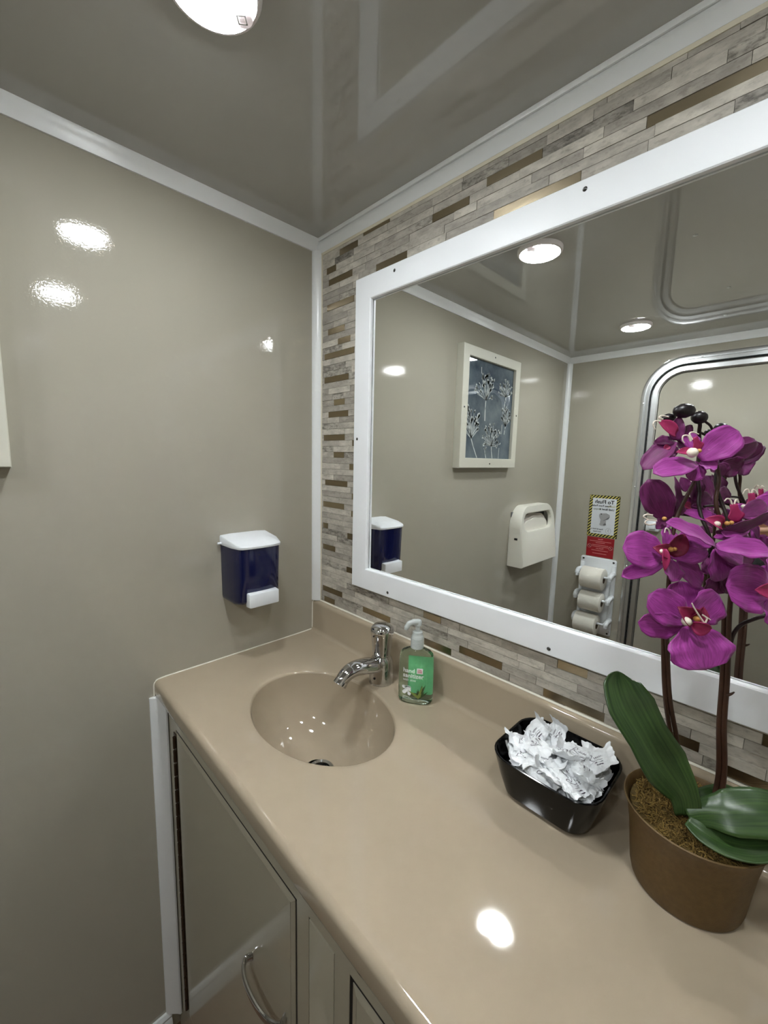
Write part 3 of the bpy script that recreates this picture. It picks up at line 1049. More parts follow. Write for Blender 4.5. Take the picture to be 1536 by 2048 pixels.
bm = bmesh.new()
loft(bm, [dish_ring(*q) for q in ((0.0005, .048, .044, .020), (0.0005, .052, .048, .022), (0.006, .0575, .053, .026), (0.0065, .0605, .0560, .028), (0.030, .068, .0625, .032), (0.0625, .0765, .0695, .036),
      (0.0652, .0770, .0700, .0365), (0.0660, .0758, .0688, .0355), (0.0652, .0738, .0668, .034), (0.030, .0645, .059, .029), (0.010, .056, .0515, .024), (0.0065, .046, .042, .018))])
obj('dish_body', bm, 'black_gloss', dish, angle=45)


def mint_mesh(seed):
    """crumpled pillow wrapper, long axis x; returns mesh and its top surface function"""
    r = random.Random(seed)
    L, Wd = 0.054 * r.uniform(.92, 1.08), 0.034 * r.uniform(.92, 1.08)
    ph = [r.uniform(0, 6.28) for _ in range(6)]
    off = Vector((r.uniform(0, 50), r.uniform(0, 50), r.uniform(0, 50)))
    e0, e1 = r.uniform(-.5, .8), r.uniform(-.5, .8)
    t0, t1 = r.uniform(-.35, .35), r.uniform(-.35, .35)

    def surf(u, v, top):
        # u, v in -1..1
        x = u * L / 2
        pinch = 1.0 - 0.13 * math.exp(-((abs(u) - 0.62) / 0.14) ** 2)
        fl = 1.0 + 0.10 * max(0, abs(u) - 0.7) / 0.3
        y = v * Wd / 2 * pinch * fl
        body = max(0.0, 1 - (abs(u) / 0.68) ** 2.5) ** .6
        h = 0.0046 * body * max(0.0, 1 - abs(v) ** 2.4) ** .6
        cr = noise.noise(Vector((u * 2.2, v * 1.6, top * 3.0)) + off) * 0.0020
        cr += abs(noise.noise(Vector((u * 3.0 + v * 1.2, v * 2.6 - u, top * 5.0)) + off * 1.3)) * 0.0038 - 0.0013
        pl = 0.0022 * math.sin(v * 7 + ph[0]) * max(0, abs(u) - 0.5) / 0.5
        z = (h if top > 0 else -h) + cr * (0.35 + 0.65 * body) + pl + 0.0003 * top
        bend = max(0, abs(u) - 0.55)
        z += (e0 if u < 0 else e1) * bend * bend * L * 1.6
        y += (t0 if u < 0 else t1) * bend * L * .8
        return Vector((x, y, z))
    nu, nv = 26, 14
    bm = bmesh.new()
    zig = [0.018 * (1 if j % 2 else -1) for j in range(nv + 1)]
    gr = {}
    for top in (1, -1):
        for i in range(nu + 1):
            for j in range(nv + 1):
                u = -1 + 2 * i / nu; v = -1 + 2 * j / nv
                uu = u
                if i in (0, nu):
                    uu = u + (zig[j] if i == nu else -zig[j])
                gr[top, i, j] = bm.verts.new(surf(uu, v, top))
        for i in range(nu):
            for j in range(nv):
                q = [gr[top, i, j], gr[top, i + 1, j], gr[top, i + 1, j + 1], gr[top, i, j + 1]]
                bm.faces.new(q if top > 0 else q[::-1])
    for i in range(nu):
        for j in (0, nv):
            q = [gr[1, i, j], gr[1, i + 1, j], gr[-1, i + 1, j], gr[-1, i, j]]
            bm.faces.new(q[::-1] if j == 0 else q)
    for j in range(nv):
        for i in (0, nu):
            q = [gr[1, i, j], gr[1, i, j + 1], gr[-1, i, j + 1], gr[-1, i, j]]
            bm.faces.new(q if i == 0 else q[::-1])
    me = bpy.data.meshes.new('wrapper')
    bm.to_mesh(me); bm.free()
    me.polygons.foreach_set('use_smooth', [True] * len(me.polygons))
    me.set_sharp_from_angle(angle=math.radians(18))
    me.materials.append(M['wrap'])
    # printed script: a flourished capital, a word squiggle, two small lines
    S2 = []

    def sp(pts, wd):
        q = spline([(a, b, 0) for a, b in pts], 5)
        S2.extend(stroke([(p.x, p.y) for p in q], wd))
    ox, oy = r.uniform(-.12, .08), r.uniform(-.1, .15)
    sp([(-.42 + ox, -.28 + oy), (-.30 + ox, .05 + oy), (-.16 + ox, .42 + oy), (-.06 + ox, .46 + oy), (-.05 + ox, .25 + oy), (-.2 + ox, .12 + oy), (-.05 + ox, -.1 + oy), (.05 + ox, -.12 + oy)], .026)
    wv = [(.02 + ox + .045 * k, (.02 if k % 2 else .16) + oy) for k in range(9)]
    sp(wv, .022)
    sp([(-.46 + ox, -.30 + oy), (-.2 + ox, -.24 + oy), (.42 + ox, -.20 + oy)], .018)
    for k, (a, b, y) in enumerate(((.0, .40, -.36), (.08, .38, -.58))):
        sp([(a + ox + (b - a) * t / 12, y + oy + (.03 if t % 2 else -.03)) for t in range(13)], .03)
    bm = bmesh.new()
    for p in S2:
        vs_ = []
        for a, b in p:
            a_ = max(-.98, min(.98, a)); b_ = max(-.97, min(.97, b))
            vs_.append(bm.verts.new(surf(a_, b_, 1) + Vector((0, 0, 0.00035))))
        try:
            bm.faces.new(vs_)
        except ValueError:
            pass
    pm_ = bpy.data.meshes.new('print')
    bm.to_mesh(pm_); bm.free(); pm_.materials.append(M['print_dark'])
    return me, pm_


mint_sets = [mint_mesh(100 + i) for i in range(8)]
rm = random.Random(21)
spots = []
# lower layer first, then the heap; (x, y, z, heading, tilt about x, tilt about y)
for k in range(9):
    spots.append((-.042 + .042 * (k % 3), -.036 + .036 * (k // 3), .022, rm.uniform(0, 6.3), rm.uniform(-.3, .3), rm.uniform(-.3, .3)))
for k in range(9):
    spots.append((-.044 + .044 * (k % 3) + rm.uniform(-.006, .006), -.037 + .037 * (k // 3) + rm.uniform(-.006, .006), .040, rm.uniform(0, 6.3), rm.uniform(-.4, .4), rm.uniform(-.4, .4)))
for k in range(12):
    spots.append((-.043 + .029 * (k % 4) + rm.uniform(-.006, .006), -.035 + .035 * (k // 4) + rm.uniform(-.006, .006), .056, rm.uniform(0, 6.3), rm.uniform(-.5, .5), rm.uniform(-.5, .5)))
top = [(-.046, -.008, .062, 1.0, .25, .35), (-.040, .018, .070, .9, .3, -1.0), (-.015, .030, .072, 1.3, -.2, -1.1), (.022, .018, .070, .25, .25, .05),
       (-.005, -.022, .068, .2, -.25, .15), (-.028, -.012, .072, 2.4, -.3, .3), (.047, .022, .070, .45, .2, -.75), (.050, -.010, .064, 1.9, .3, .2),
       (.030, -.034, .062, 2.8, .2, -.2), (.008, .002, .073, 2.0, .1, .35), (-.036, -.036, .058, .6, -.2, .3), (.018, -.048, .060, .1, -.5, .2),
       (.048, -.040, .056, 1.2, .2, .3), (-.008, -.045, .061, 2.9, -.3, -.2)]
spots += top


def settle(me, loc, rot):
    """shift a packet until it lies within the dish"""
    from mathutils import Euler
    Rm = Euler(rot).to_matrix(); V = [Rm @ v.co for v in me.vertices]
    loc = Vector(loc)
    for _ in range(40):
        px = py = pz = 0.0
        for v in V:
            p = v + loc
            if p.z < 0.0685:
                f = max(0.0, min(1.0, (p.z - 0.010) / 0.055))
                hx, hy = 0.0548 + 0.0170 * f, 0.0500 + 0.0158 * f
                q = (abs(p.x / hx) ** 4 + abs(p.y / hy) ** 4) ** .25
                if q > 1:
                    e = (1 - 1 / q)
                    if abs(p.x * e) > abs(px): px = p.x * e
                    if abs(p.y * e) > abs(py): py = p.y * e
            pz = max(pz, 0.0075 - p.z)
        if max(abs(px), abs(py), pz) < 2e-4:
            break
        loc -= Vector((px * .6, py * .6, -pz))
        if px or py:
            loc.z += 0.0004
    return loc


ml = 'white wrapped mint in a crumpled printed packet in the black dish'
for i, (x, y, z, h_, tx, ty) in enumerate(spots):
    me, pmz = mint_sets[i % 8]
    o = bpy.data.objects.new('wrapped_mint', me); COL.objects.link(o)
    o.location = DC + settle(me, (x, y, z), (tx, ty, h_))
    o.rotation_euler = (tx, ty, h_)
    tag(o, ml, 'candy', 'wrapped mints in the black dish')
    p = bpy.data.objects.new('print', pmz); COL.objects.link(p); p.parent = o

# ================================================================== POTTED ORCHID
PC = Vector((0.8995, -0.112, ZC))
orc = thing('potted_orchid', 'artificial purple orchid in a round gold pot', 'plant', PC)


def oc(name, bm, m, **k):
    """orchid part built in world coordinates"""
    bmesh.ops.translate(bm, verts=bm.verts[:], vec=-PC)
    return obj(name, bm, m, orc, **k)


bm = bmesh.new()
lathe(bm, [(0.050, 0.0006), (0.0535, 0.002), (0.0555, 0.010), (0.0575, 0.03), (0.0605, 0.06), (0.0645, 0.086), (0.0680, 0.094), (0.0690, 0.0962), (0.0678, 0.0972), (0.0660, 0.0955), (0.0625, 0.084), (0.060, 0.078), (0.01, 0.078)], 56)
for v in bm.verts:
    a = math.atan2(v.co.y, v.co.x)
    k = 1 + 0.012 * math.sin(2 * a + .6)
    v.co.x *= k; v.co.y *= k
    if v.co.z < 0.002:
        v.co.z += 0.003 * max(0, math.cos(a + 2.2)) ** 3
obj('pot', bm, 'pot', orc, angle=50)
# moss: lumpy mound with fibres
bm = bmesh.new()
rings = []
for i in range(15):
    f = i / 14
    rings.append([(0.0625 * f * math.cos(a) if f else 0.0001 * math.cos(a), 0.0625 * f * math.sin(a) if f else 0.0001 * math.sin(a),
                   0.086 + 0.007 * (1 - f * f) + 0.0065 * noise.noise(Vector((f * math.cos(a) * 5, f * math.sin(a) * 5, 2.0))) + 0.003 * noise.noise(Vector((f * math.cos(a) * 17, f * math.sin(a) * 17, 5.0))))
                  for a in [2 * PI * k / 48 for k in range(48)]])
loft(bm, rings, cap=False)
obj('moss', bm, 'moss', orc)
bm = bmesh.new()
rf = random.Random(5)
for i in range(2600):
    a = rf.uniform(0, 2 * PI); rr = 0.056 * math.sqrt(rf.random())
    x, y = rr * math.cos(a), rr * math.sin(a)
    z = 0.0885 + 0.006 * (1 - (rr / .0625) ** 2) + 0.0065 * noise.noise(Vector((x / .0625 * 5, y / .0625 * 5, 2.0)))
    p = Vector((x, y, z)); pts = [p]
    d = Vector((rf.gauss(0, 1), rf.gauss(0, 1), rf.gauss(.25, .5))).normalized()
    for j in range(3):
        d = (d + Vector((rf.gauss(0, .6), rf.gauss(0, .6), rf.gauss(-.1, .45)))).normalized()
        pts.append(pts[-1] + d * rf.uniform(.0018, .0042))
    tube(bm, pts, 0.00048, 3, cap=False)
mf = obj('moss_fibres', bm, 'fibre', orc, smooth=False); mf['kind'] = 'stuff'


def Zp(x, y):   # coordinates read off an enlarged crop of the flowers
    return 1150 + x / 3.4145, 780 + y / 3.4145


def Zq(x, y):   # ... and of the pot
    return 1150 + x / 3.4145, 1300 + y / 3.4145


def sheet(P0, P1, wd, nrm, bend, cup, shape, nu=12, nv=10, ruf=0.0, seed=0.0, twist=0.0):
    """petal or leaf from P0 to P1; nrm: facing; bend: arch of the mid line; cup: raise of the edges"""
    P0, P1 = Vector(P0), Vector(P1)
    ax = P1 - P0; L = ax.length; ax.normalize()
    nrm = (nrm - ax * nrm.dot(ax)).normalized()
    sd_ = ax.cross(nrm)
    bm = bmesh.new(); uvl = bm.loops.layers.uv.new('UVMap')
    G = {}; UV = {}
    for i in range(nu + 1):
        t = i / nu
        c = P0 + ax * L * t + nrm * (bend * L * 4 * t * (1 - t))
        wv = wd / 2 * shape(t)
        n2 = (Matrix.Rotation(twist * t, 3, ax) @ nrm); s2 = ax.cross(n2)
        for j in range(nv + 1):
            v = -1 + 2 * j / nv
            h = cup * wv * v * v
            h += ruf * wv * math.sin(5 * t * PI + seed + (1.5 if v > 0 else 0)) * abs(v) ** 2
            h += 0.10 * wv * noise.noise(Vector((t * 2.5, v * 1.5, seed)))
            G[i, j] = bm.verts.new(c + s2 * (v * wv) + n2 * h)
            UV[G[i, j]] = (t, .5 + .5 * v)
    for i in range(nu):
        for j in range(nv):
            f = bm.faces.new((G[i, j], G[i + 1, j], G[i + 1, j + 1], G[i, j + 1]))
            for lp in f.loops:
                lp[uvl].uv = UV[lp.vert]
    return bm


def sh_petal(t):
    t = max(0.0, min(1.0, t))
    g = 1 - abs(2 * t - 1.12) ** 2.6 if t > .56 else 1.0
    g = max(0.0, 1 - max(0.0, (t - .5) / .5) ** 2.7) ** .5
    return max(0.03, g * (0.22 + 0.78 * min(1.0, t / .42) ** .75))


def sh_sepal(t):
    return max(0.02, (math.sin(PI * (0.08 + 0.92 * t) ** 0.85) if t < 1 else 0) ** 0.7)


def sh_leaf(t):
    return max(0.02, min(1.0, 0.42 + 1.0 * t) * (1 - max(0, (t - .72) / .28) ** 2.4) ** .5)


def solid(o, th=0.0007):
    md = o.modifiers.new('thickness', 'SOLIDIFY'); md.thickness = th; md.offset = 0
    return o


def flower(c, dep, petals, parts=(), back=()):
    """one bloom: c = crop coordinates of its heart; petals = (bx, by, tx, ty, width, depth base, depth tip, tilt right, tilt up, cup, bend)"""
    cpt = AT(*Zp(*c), dep)
    f = bpy.data.objects.new('flower', None); f.empty_display_size = .01
    COL.objects.link(f); f.parent = orc; f.location = cpt - PC
    for i, p in enumerate(petals):
        bx, by, tx, ty, wd, db, dt, tr, tu, cup, bend = p
        P0 = AT(*Zp(bx, by), dep + db); P1 = AT(*Zp(tx, ty), dep + dt)
        nrm = (-F_ + R_ * tr + U_ * tu)
        shape = sh_petal if wd > 100 else sh_sepal
        bm = sheet(P0, P1, wd / 3.4145 / FPX * (dep + (db + dt) / 2), nrm, bend, cup, shape, ruf=.10, seed=bx * .013 + ty * .007)
        bmesh.ops.translate(bm, verts=bm.verts[:], vec=-cpt)
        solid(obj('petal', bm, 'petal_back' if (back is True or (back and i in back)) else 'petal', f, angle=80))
    for p in parts:
        kind = p[0]
        bm = bmesh.new()
        if kind == 'ball':
            q = AT(*Zp(p[1], p[2]), dep + p[4]) - cpt; r = p[3] / 3.4145 / FPX * dep
            lathe(bm, [(r * .05, -r * 1.1), (r * .6, -r * .85), (r, -r * .1), (r * .85, r * .6), (r * .4, r * 1.0), (r * .05, r * 1.1)], 14, q, axis_matrix(-F_))
            obj('column', bm, p[5] if len(p) > 5 else 'column', f, angle=80)
        elif kind == 'lip':
            bx, by, tx, ty, wd, db, dt, tr, tu, cup, bend, mm = p[1:]
            bm.free()
            bm = sheet(AT(*Zp(bx, by), dep + db), AT(*Zp(tx, ty), dep + dt), wd / 3.4145 / FPX * dep, -F_ + R_ * tr + U_ * tu, bend, cup, sh_sepal, 8, 8)
            bmesh.ops.translate(bm, verts=bm.verts[:], vec=-cpt)
            solid(obj('lip', bm, mm, f, angle=80))
        elif kind == 'lip_neck':    # waisted lip seen face on
            (bx, by, tx, ty, wd, db, dt) = p[1:]
            bm.free()
            bm = sheet(AT(*Zp(bx, by), dep + db), AT(*Zp(tx, ty), dep + dt), wd / 3.4145 / FPX * dep, -F_, 0.05, .25,
                       lambda t: (.45 + .55 * math.exp(-((t - .38) / .2) ** 2)) if t < .98 else .42, 10, 6)
            bmesh.ops.translate(bm, verts=bm.verts[:], vec=-cpt)
            solid(obj('lip', bm, 'lip', f, angle=80))
        elif kind == 'whisker':
            pts = [AT(*Zp(a, b), dep + p[1]) - cpt for a, b in p[2:]]
            sp_ = spline(pts, 5)
            tube(bm, sp_, [0.00075 * (1 - .5 * i / len(sp_)) + .0002 for i in range(len(sp_))], 6)
            obj('tendril', bm, 'whisker', f, angle=80)
    return f


# bottom bloom, facing the camera
flower((770, 1580), .415, [
    (775, 1585, 720, 1305, 300, .006, .016, .0, .3, .10, .06),
    (760, 1580, 500, 1400, 240, .003, .004, -.3, .2, .12, .06),
    (790, 1570, 985, 1400, 250, .003, .004, .3, .2, .12, .06),
    (755, 1605, 430, 1585, 190, .005, .008, -.2, -.2, .15, .05),
    (780, 1610, 890, 1912, 450, .000, -.012, .1, -.3, .08, .06)], [
    ('lip', 800, 1570, 700, 1480, 130, -.004, -.008, -.3, .2, .6, .2, 'lipdark'), ('lip', 800, 1560, 880, 1480, 110, -.004, -.008, .3, .3, .6, .2, 'lipdark'),
    ('lip', 800, 1600, 935, 1625, 105, -.010, -.016, .1, -.4, .5, .15, 'lip'),
    ('ball', 760, 1580, 30, -.012), ('ball', 830, 1560, 22, -.010, 'yellow'),
    ('whisker', -.016, (880, 1590), (850, 1545), (815, 1490), (798, 1455)), ('whisker', -.016, (890, 1590), (900, 1560), (870, 1535), (925, 1570))])
# left middle bloom
flower((640, 1110), .420, [
    (610, 1110, 325, 1080, 260, .000, -.006, -.4, .3, .10, .06), (600, 1190, 318, 1275, 110, .004, .000, -.2, .6, .3, .05),
    (650, 1130, 895, 1070, 190, .002, .004, .2, .5, .1, .04), (640, 1150, 660, 1310, 200, .001, -.006, .4, -.2, .2, .05),
    (690, 1180, 870, 1325, 170, .006, .010, .1, .4, .1, .04), (620, 1080, 640, 940, 120, .010, .018, .1, .2, .2, .05)], [
    ('lip', 630, 1120, 530, 1075, 100, -.004, -.008, -.3, .3, .5, .2, 'lipdark'), ('lip', 640, 1120, 750, 985, 130, -.003, -.004, .2, .3, .4, .1, 'lipdark'),
    ('ball', 590, 1103, 17, -.010), ('ball', 655, 1088, 17, -.010, 'yellow'), ('ball', 682, 1086, 13, -.010, 'yellow'),
    ('lip', 612, 1085, 612, 1235, 52, -.012, -.012, .0, .0, .4, .05, 'lip'), ('whisker', -.008, (650, 985), (640, 955), (620, 945), (612, 975))])
# broad middle bloom seen from the side
flower((950, 1060), .405, [
    (960, 1070, 622, 905, 150, .000, -.004, -.1, 1.0, .2, .06), (960, 1075, 1340, 1105, 180, .000, -.008, .1, .9, .2, .05),
    (930, 1060, 700, 1000, 130, .010, .014, -.2, .4, .1, .04), (960, 1085, 1010, 1300, 190, .016, .026, .0, -.2, .1, .04),
    (960, 1080, 1150, 1170, 150, .014, .020, .2, .2, .1, .05)], [])
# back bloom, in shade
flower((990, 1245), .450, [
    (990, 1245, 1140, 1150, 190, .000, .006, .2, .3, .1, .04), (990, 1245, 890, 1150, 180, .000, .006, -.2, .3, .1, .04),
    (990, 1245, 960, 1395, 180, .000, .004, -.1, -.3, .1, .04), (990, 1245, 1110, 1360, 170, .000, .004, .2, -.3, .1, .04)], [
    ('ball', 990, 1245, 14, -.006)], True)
# right lower bloom, partly out of view
flower((1360, 1370), .415, [
    (1345, 1380, 1030, 1330, 330, .000, -.006, -.2, .2, .10, .06), (1350, 1350, 1240, 1215, 170, .008, .012, -.1, .6, .1, .04),
    (1370, 1370, 1640, 1290, 300, .002, .000, .2, .2, .1, .05), (1360, 1400, 1420, 1650, 300, .000, -.010, .1, -.3, .1, .05), (1365, 1350, 1430, 1150, 240, .006, .014, .1, .3, .1, .05)], [
    ('lip', 1350, 1370, 1228, 1365, 110, -.008, -.014, -.2, .1, .4, .1, 'lip'), ('ball', 1370, 1365, 28, -.014)])
# right middle bloom, seen edge on
flower((1040, 930), .425, [
    (960, 970, 1360, 830, 120, .000, -.010, .0, -.9, .2, .05), (1100, 1000, 945, 1005, 75, .006, .006, -.2, .5, .2, .03), (1010, 990, 1190, 955, 90, -.004, .004, .0, .8, .3, .04),
    (1000, 900, 720, 830, 100, .016, .022, -.2, .7, .2, .04), (1130, 860, 1300, 770, 110, .010, .014, .2, .5, .2, .05)], [
    ('lip_neck', 1088, 905, 1078, 778, 120, -.004, -.006), ('lip', 1000, 930, 885, 880, 95, -.004, -.006, -.2, .3, .5, .2, 'lip'),
    ('ball', 970, 915, 20, -.010), ('ball', 1038, 910, 15, -.010, 'yellow'), ('ball', 1068, 906, 14, -.010, 'yellow'),
    ('whisker', -.006, (1072, 782), (1060, 750), (1038, 742), (1020, 760)), ('whisker', -.006, (1088, 780), (1095, 755), (1105, 750), (1118, 770))], (0, 4))
# far right upper bloom
flower((1200, 830), .455, [
    (1210, 830, 1370, 740, 130, .000, .000, .2, .6, .2, .05), (1190, 835, 1080, 800, 90, .004, .006, -.2, .5, .2, .05), (1210, 840, 1380, 880, 110, .004, .000, .2, .3, .2, .04), (1210, 830, 1150, 870, 90, 0, 0, 0, .5, .2, .05)], [
    ('lip_neck', 1200, 830, 1198, 703, 100, -.004, -.006), ('ball', 1150, 795, 14, -.008),
    ('whisker', -.006, (1190, 705), (1180, 678), (1160, 685), (1145, 712)), ('whisker', -.006, (1205, 705), (1215, 680), (1235, 690), (1250, 715))])
# upper bloom, facing the camera
flower((835, 440), .425, [
    (830, 505, 535, 570, 160, .000, -.010, -.2, .7, .15, .06), (850, 470, 1118, 280, 215, .000, -.004, .2, .5, .10, .05),
    (850, 500, 970, 535, 140, .004, -.004, .1, .6, .3, .05), (835, 490, 790, 620, 130, .004, .004, -.1, -.1, .3, .05), (830, 420, 740, 290, 110, .012, .020, -.2, .3, .2, .05)], [
    ('lip_neck', 838, 420, 815, 322, 85, -.006, -.010), ('lip', 800, 430, 690, 425, 60, -.006, -.008, -.2, .4, .4, .1, 'lip'),
    ('ball', 800, 428, 34, -.012), ('ball', 848, 415, 14, -.010, 'yellow'),
    ('whisker', -.012, (790, 350), (770, 312), (738, 315), (735, 345), (748, 362)), ('whisker', -.012, (800, 340), (782, 300), (805, 288), (845, 302))])
# top left bloom, side on
flower((665, 350), .440, [
    (680, 350, 466, 545, 140, .000, -.006, -.9, .3, .2, .05), (690, 345, 712, 178, 90, .000, -.004, -.8, .1, .3, .05), (670, 350, 535, 365, 90, .004, .002, -.4, .6, .3, .06),
    (700, 350, 800, 240, 100, .006, .008, .6, .3, .2, .05), (680, 380, 600, 480, 90, .010, .014, -.3, .2, .2, .05), (700, 380, 830, 400, 100, .010, .012, .2, .5, .2, .05)], [
    ('lip', 690, 300, 570, 215, 100, -.006, -.012, -.2, .3, .3, .05, 'lip'), ('lip', 640, 380, 610, 410, 40, -.004, -.004, -.2, .3, .3, .05, 'lip'),
    ('whisker', -.012, (585, 215), (548, 212), (533, 235), (548, 270)), ('whisker', -.012, (600, 200), (575, 190), (590, 175), (640, 184))], True)
# top right bloom, seen from behind
flower((1000, 480), .450, [
    (985, 480, 1250, 370, 125, .000, -.004, .3, -.5, .2, .04), (990, 470, 1225, 335, 110, .006, .004, .2, .5, .2, .04), (1000, 500, 1130, 540, 150, .000, .002, .2, -.5, .2, .04),
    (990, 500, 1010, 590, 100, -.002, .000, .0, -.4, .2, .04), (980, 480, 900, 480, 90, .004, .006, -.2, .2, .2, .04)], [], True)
# left upper bloom, hanging sideways
flower((620, 870), .435, [
    (630, 890, 498, 610, 190, .000, -.004, -.7, .2, .2, .06), (600, 880, 555, 950, 70, .002, .000, -.3, -.3, .2, .05), (660, 860, 720, 760, 110, .006, .010, .3, .2, .2, .04), (690, 830, 680, 590, 80, .008, .012, .5, .1, .3, .04),
    (640, 890, 560, 945, 80, .002, .002, -.2, .5, .2, .04)], [
    ('ball', 610, 878, 14, -.006, 'yellow'), ('whisker', -.006, (530, 855), (490, 850), (468, 865), (500, 885)), ('whisker', -.006, (550, 915), (500, 920), (478, 905), (500, 888), (560, 895))], (0, 1, 2, 3))
# small inner bloom
flower((790, 790), .460, [
    (790, 790, 715, 725, 75, .0, .002, -.2, .3, .2, .04), (790, 790, 925, 720, 110, .0, .004, .2, .3, .2, .04), (790, 790, 720, 850, 90, .0, .002, -.2, -.2, .2, .04),
    (790, 795, 860, 870, 100, .0, .002, .2, -.3, .2, .04), (800, 760, 830, 600, 110, -.004, .0, .2, .2, .3, .04), (770, 690, 722, 595, 80, -.004, -.002, -.2, .3, .2, .04), (830, 700, 860, 760, 70, -.004, .0, .3, .1, .2, .04)], [
    ('lip', 790, 800, 730, 790, 60, -.004, -.006, 0, .4, .4, .1, 'lip')], True)

# buds
for (x, y, rx, ry, dep, tiltx) in ((745, 142, 74, 50, .432, .05), (850, 188, 52, 45, .440, -.1), (640, 190, 48, 30, .445, .1)):
    bm = bmesh.new()
    c = AT(*Zp(x, y), dep); k = dep / 3.4145 / FPX
    Mx = axis_matrix(R_ + U_ * tiltx)
    lathe(bm, [(ry * k * .05, -rx * k), (ry * k * .62, -rx * k * .78), (ry * k * .95, -rx * k * .3), (ry * k, rx * k * .15), (ry * k * .75, rx * k * .65), (ry * k * .35, rx * k * .93), (ry * k * .05, rx * k)], 20, c, Mx)
    oc('bud', bm, 'bud', angle=80)


def stalk(name, pts, rad, m='stem', n=8):
    bm = bmesh.new(); q = spline(pts, 6)
    rr = rad if isinstance(rad, list) else [rad] * len(q)
    if isinstance(rad, tuple):
        rr = [rad[0] + (rad[1] - rad[0]) * i / (len(q) - 1) for i in range(len(q))]
    tube(bm, q, rr, n)
    return oc(name, bm, m, angle=80)


# main canes: two pairs of stems and stakes
pa = PC + Vector((-0.012, 0.022, 0.082)); pb = PC + Vector((0.020, 0.014, 0.082))
stalk('stem', [pa, AT(1357, 1500, .494), AT(1340, 1400, .478), AT(1335, 1310, .462), AT(1334, 1240, .448), AT(1340, 1130, .436), AT(1352, 1040, .436), AT(1390, 960, .440), AT(1395, 930, .442)], (.0028, .0018))
stalk('stake', [pa + Vector((-.007, -.001, 0)), AT(1345, 1498, .496), AT(1331, 1400, .480), AT(1327, 1300, .464), AT(1328, 1210, .452)], .0025)
stalk('stem', [pb, AT(1448, 1550, .478), AT(1448, 1450, .466), AT(1455, 1350, .455), AT(1458, 1240, .446), AT(1462, 1170, .440), AT(1455, 1080, .436), AT(1432, 1010, .436), AT(1438, 960, .44), AT(1433, 930, .446)], (.0030, .0018))
stalk('stake', [pb + Vector((-.0075, -.001, 0)), AT(1436, 1555, .482), AT(1438, 1450, .470), AT(1445, 1350, .459), AT(1449, 1230, .452)], .0027)
stalk('thorn', [AT(1453, 1390, .458), AT(1462, 1388, .456), AT(1469, 1384, .455)], (.0022, .0006))
# side stalks
D = 'stem_dark'
stalk('flower_stalk', [AT(*Zp(850, 700), .452), AT(*Zp(845, 780), .446), AT(*Zp(868, 880), .440), AT(*Zp(905, 960), .436), AT(*Zp(930, 1060), .436), AT(*Zp(905, 1140), .440)], .0019, D)
stalk('flower_stalk', [AT(*Zp(990, 500), .452), AT(*Zp(962, 590), .452), AT(*Zp(970, 680), .450), AT(*Zp(1005, 780), .446), AT(*Zp(1035, 860), .442), AT(*Zp(1060, 960), .44)], .0020, D)
stalk('flower_stalk', [AT(*Zp(800, 180), .442), AT(*Zp(850, 225), .442), AT(*Zp(848, 290), .446), AT(*Zp(850, 400), .452), AT(*Zp(835, 560), .456), AT(*Zp(850, 700), .452)], .0019, D)
stalk('flower_stalk', [AT(*Zp(870, 205), .442), AT(*Zp(925, 245), .442), AT(*Zp(938, 300), .446), AT(*Zp(900, 310), .45), AT(*Zp(855, 290), .448)], .0013, D)
stalk('flower_stalk', [AT(*Zp(1062, 1735), .452), AT(*Zp(1085, 1660), .448), AT(*Zp(1140, 1600), .444), AT(*Zp(1235, 1560), .440), AT(*Zp(1350, 1520), .436), AT(*Zp(1380, 1420), .43)], .0020, D)
stalk('flower_stalk', [AT(*Zp(720, 850), .448), AT(*Zp(800, 860), .446), AT(*Zp(860, 880), .442)], .0013, D)
stalk('flower_stalk', [AT(*Zp(880, 795), .448), AT(*Zp(950, 790), .448), AT(*Zp(1010, 800), .446)], .0013, D)
stalk('flower_stalk', [AT(*Zp(850, 1160), .430), AT(*Zp(890, 1130), .434), AT(*Zp(930, 1110), .437)], .0015, D)

# leaves


def leaf(pts, wds, nrms, seed, fold=.25):
    """pts: mid line; wds: half widths; nrms: facing vectors"""
    P = spline(pts, 5); n = len(P)

    def lerp(a, t):
        k = t * (len(a) - 1); i = min(int(k), len(a) - 2); f = k - i
        return a[i] * (1 - f) + a[i + 1] * f
    bm = bmesh.new(); uvl = bm.loops.layers.uv.new('UVMap')
    nv = 12; G = {}; UV = {}
    for i, p in enumerate(P):
        t = i / (n - 1)
        d = (P[min(i + 1, n - 1)] - P[max(i - 1, 0)]).normalized()
        nr = lerp(nrms, t); nr = (nr - d * nr.dot(d)).normalized(); s = d.cross(nr)
        hw = lerp(wds, t)
        for j in range(nv + 1):
            v = -1 + 2 * j / nv
            h = fold * hw * abs(v) ** 1.4 + .12 * hw * noise.noise(Vector((t * 4, v, seed)))
            G[i, j] = bm.verts.new(p + s * v * hw + nr * h); UV[G[i, j]] = (t, .5 + .5 * v)
    for i in range(n - 1):
        for j in range(nv):
            f = bm.faces.new((G[i, j], G[i + 1, j], G[i + 1, j + 1], G[i, j + 1]))
            for lp in f.loops:
                lp[uvl].uv = UV[lp.vert]
    return solid(oc('leaf', bm, 'leaf', angle=80), .0014)


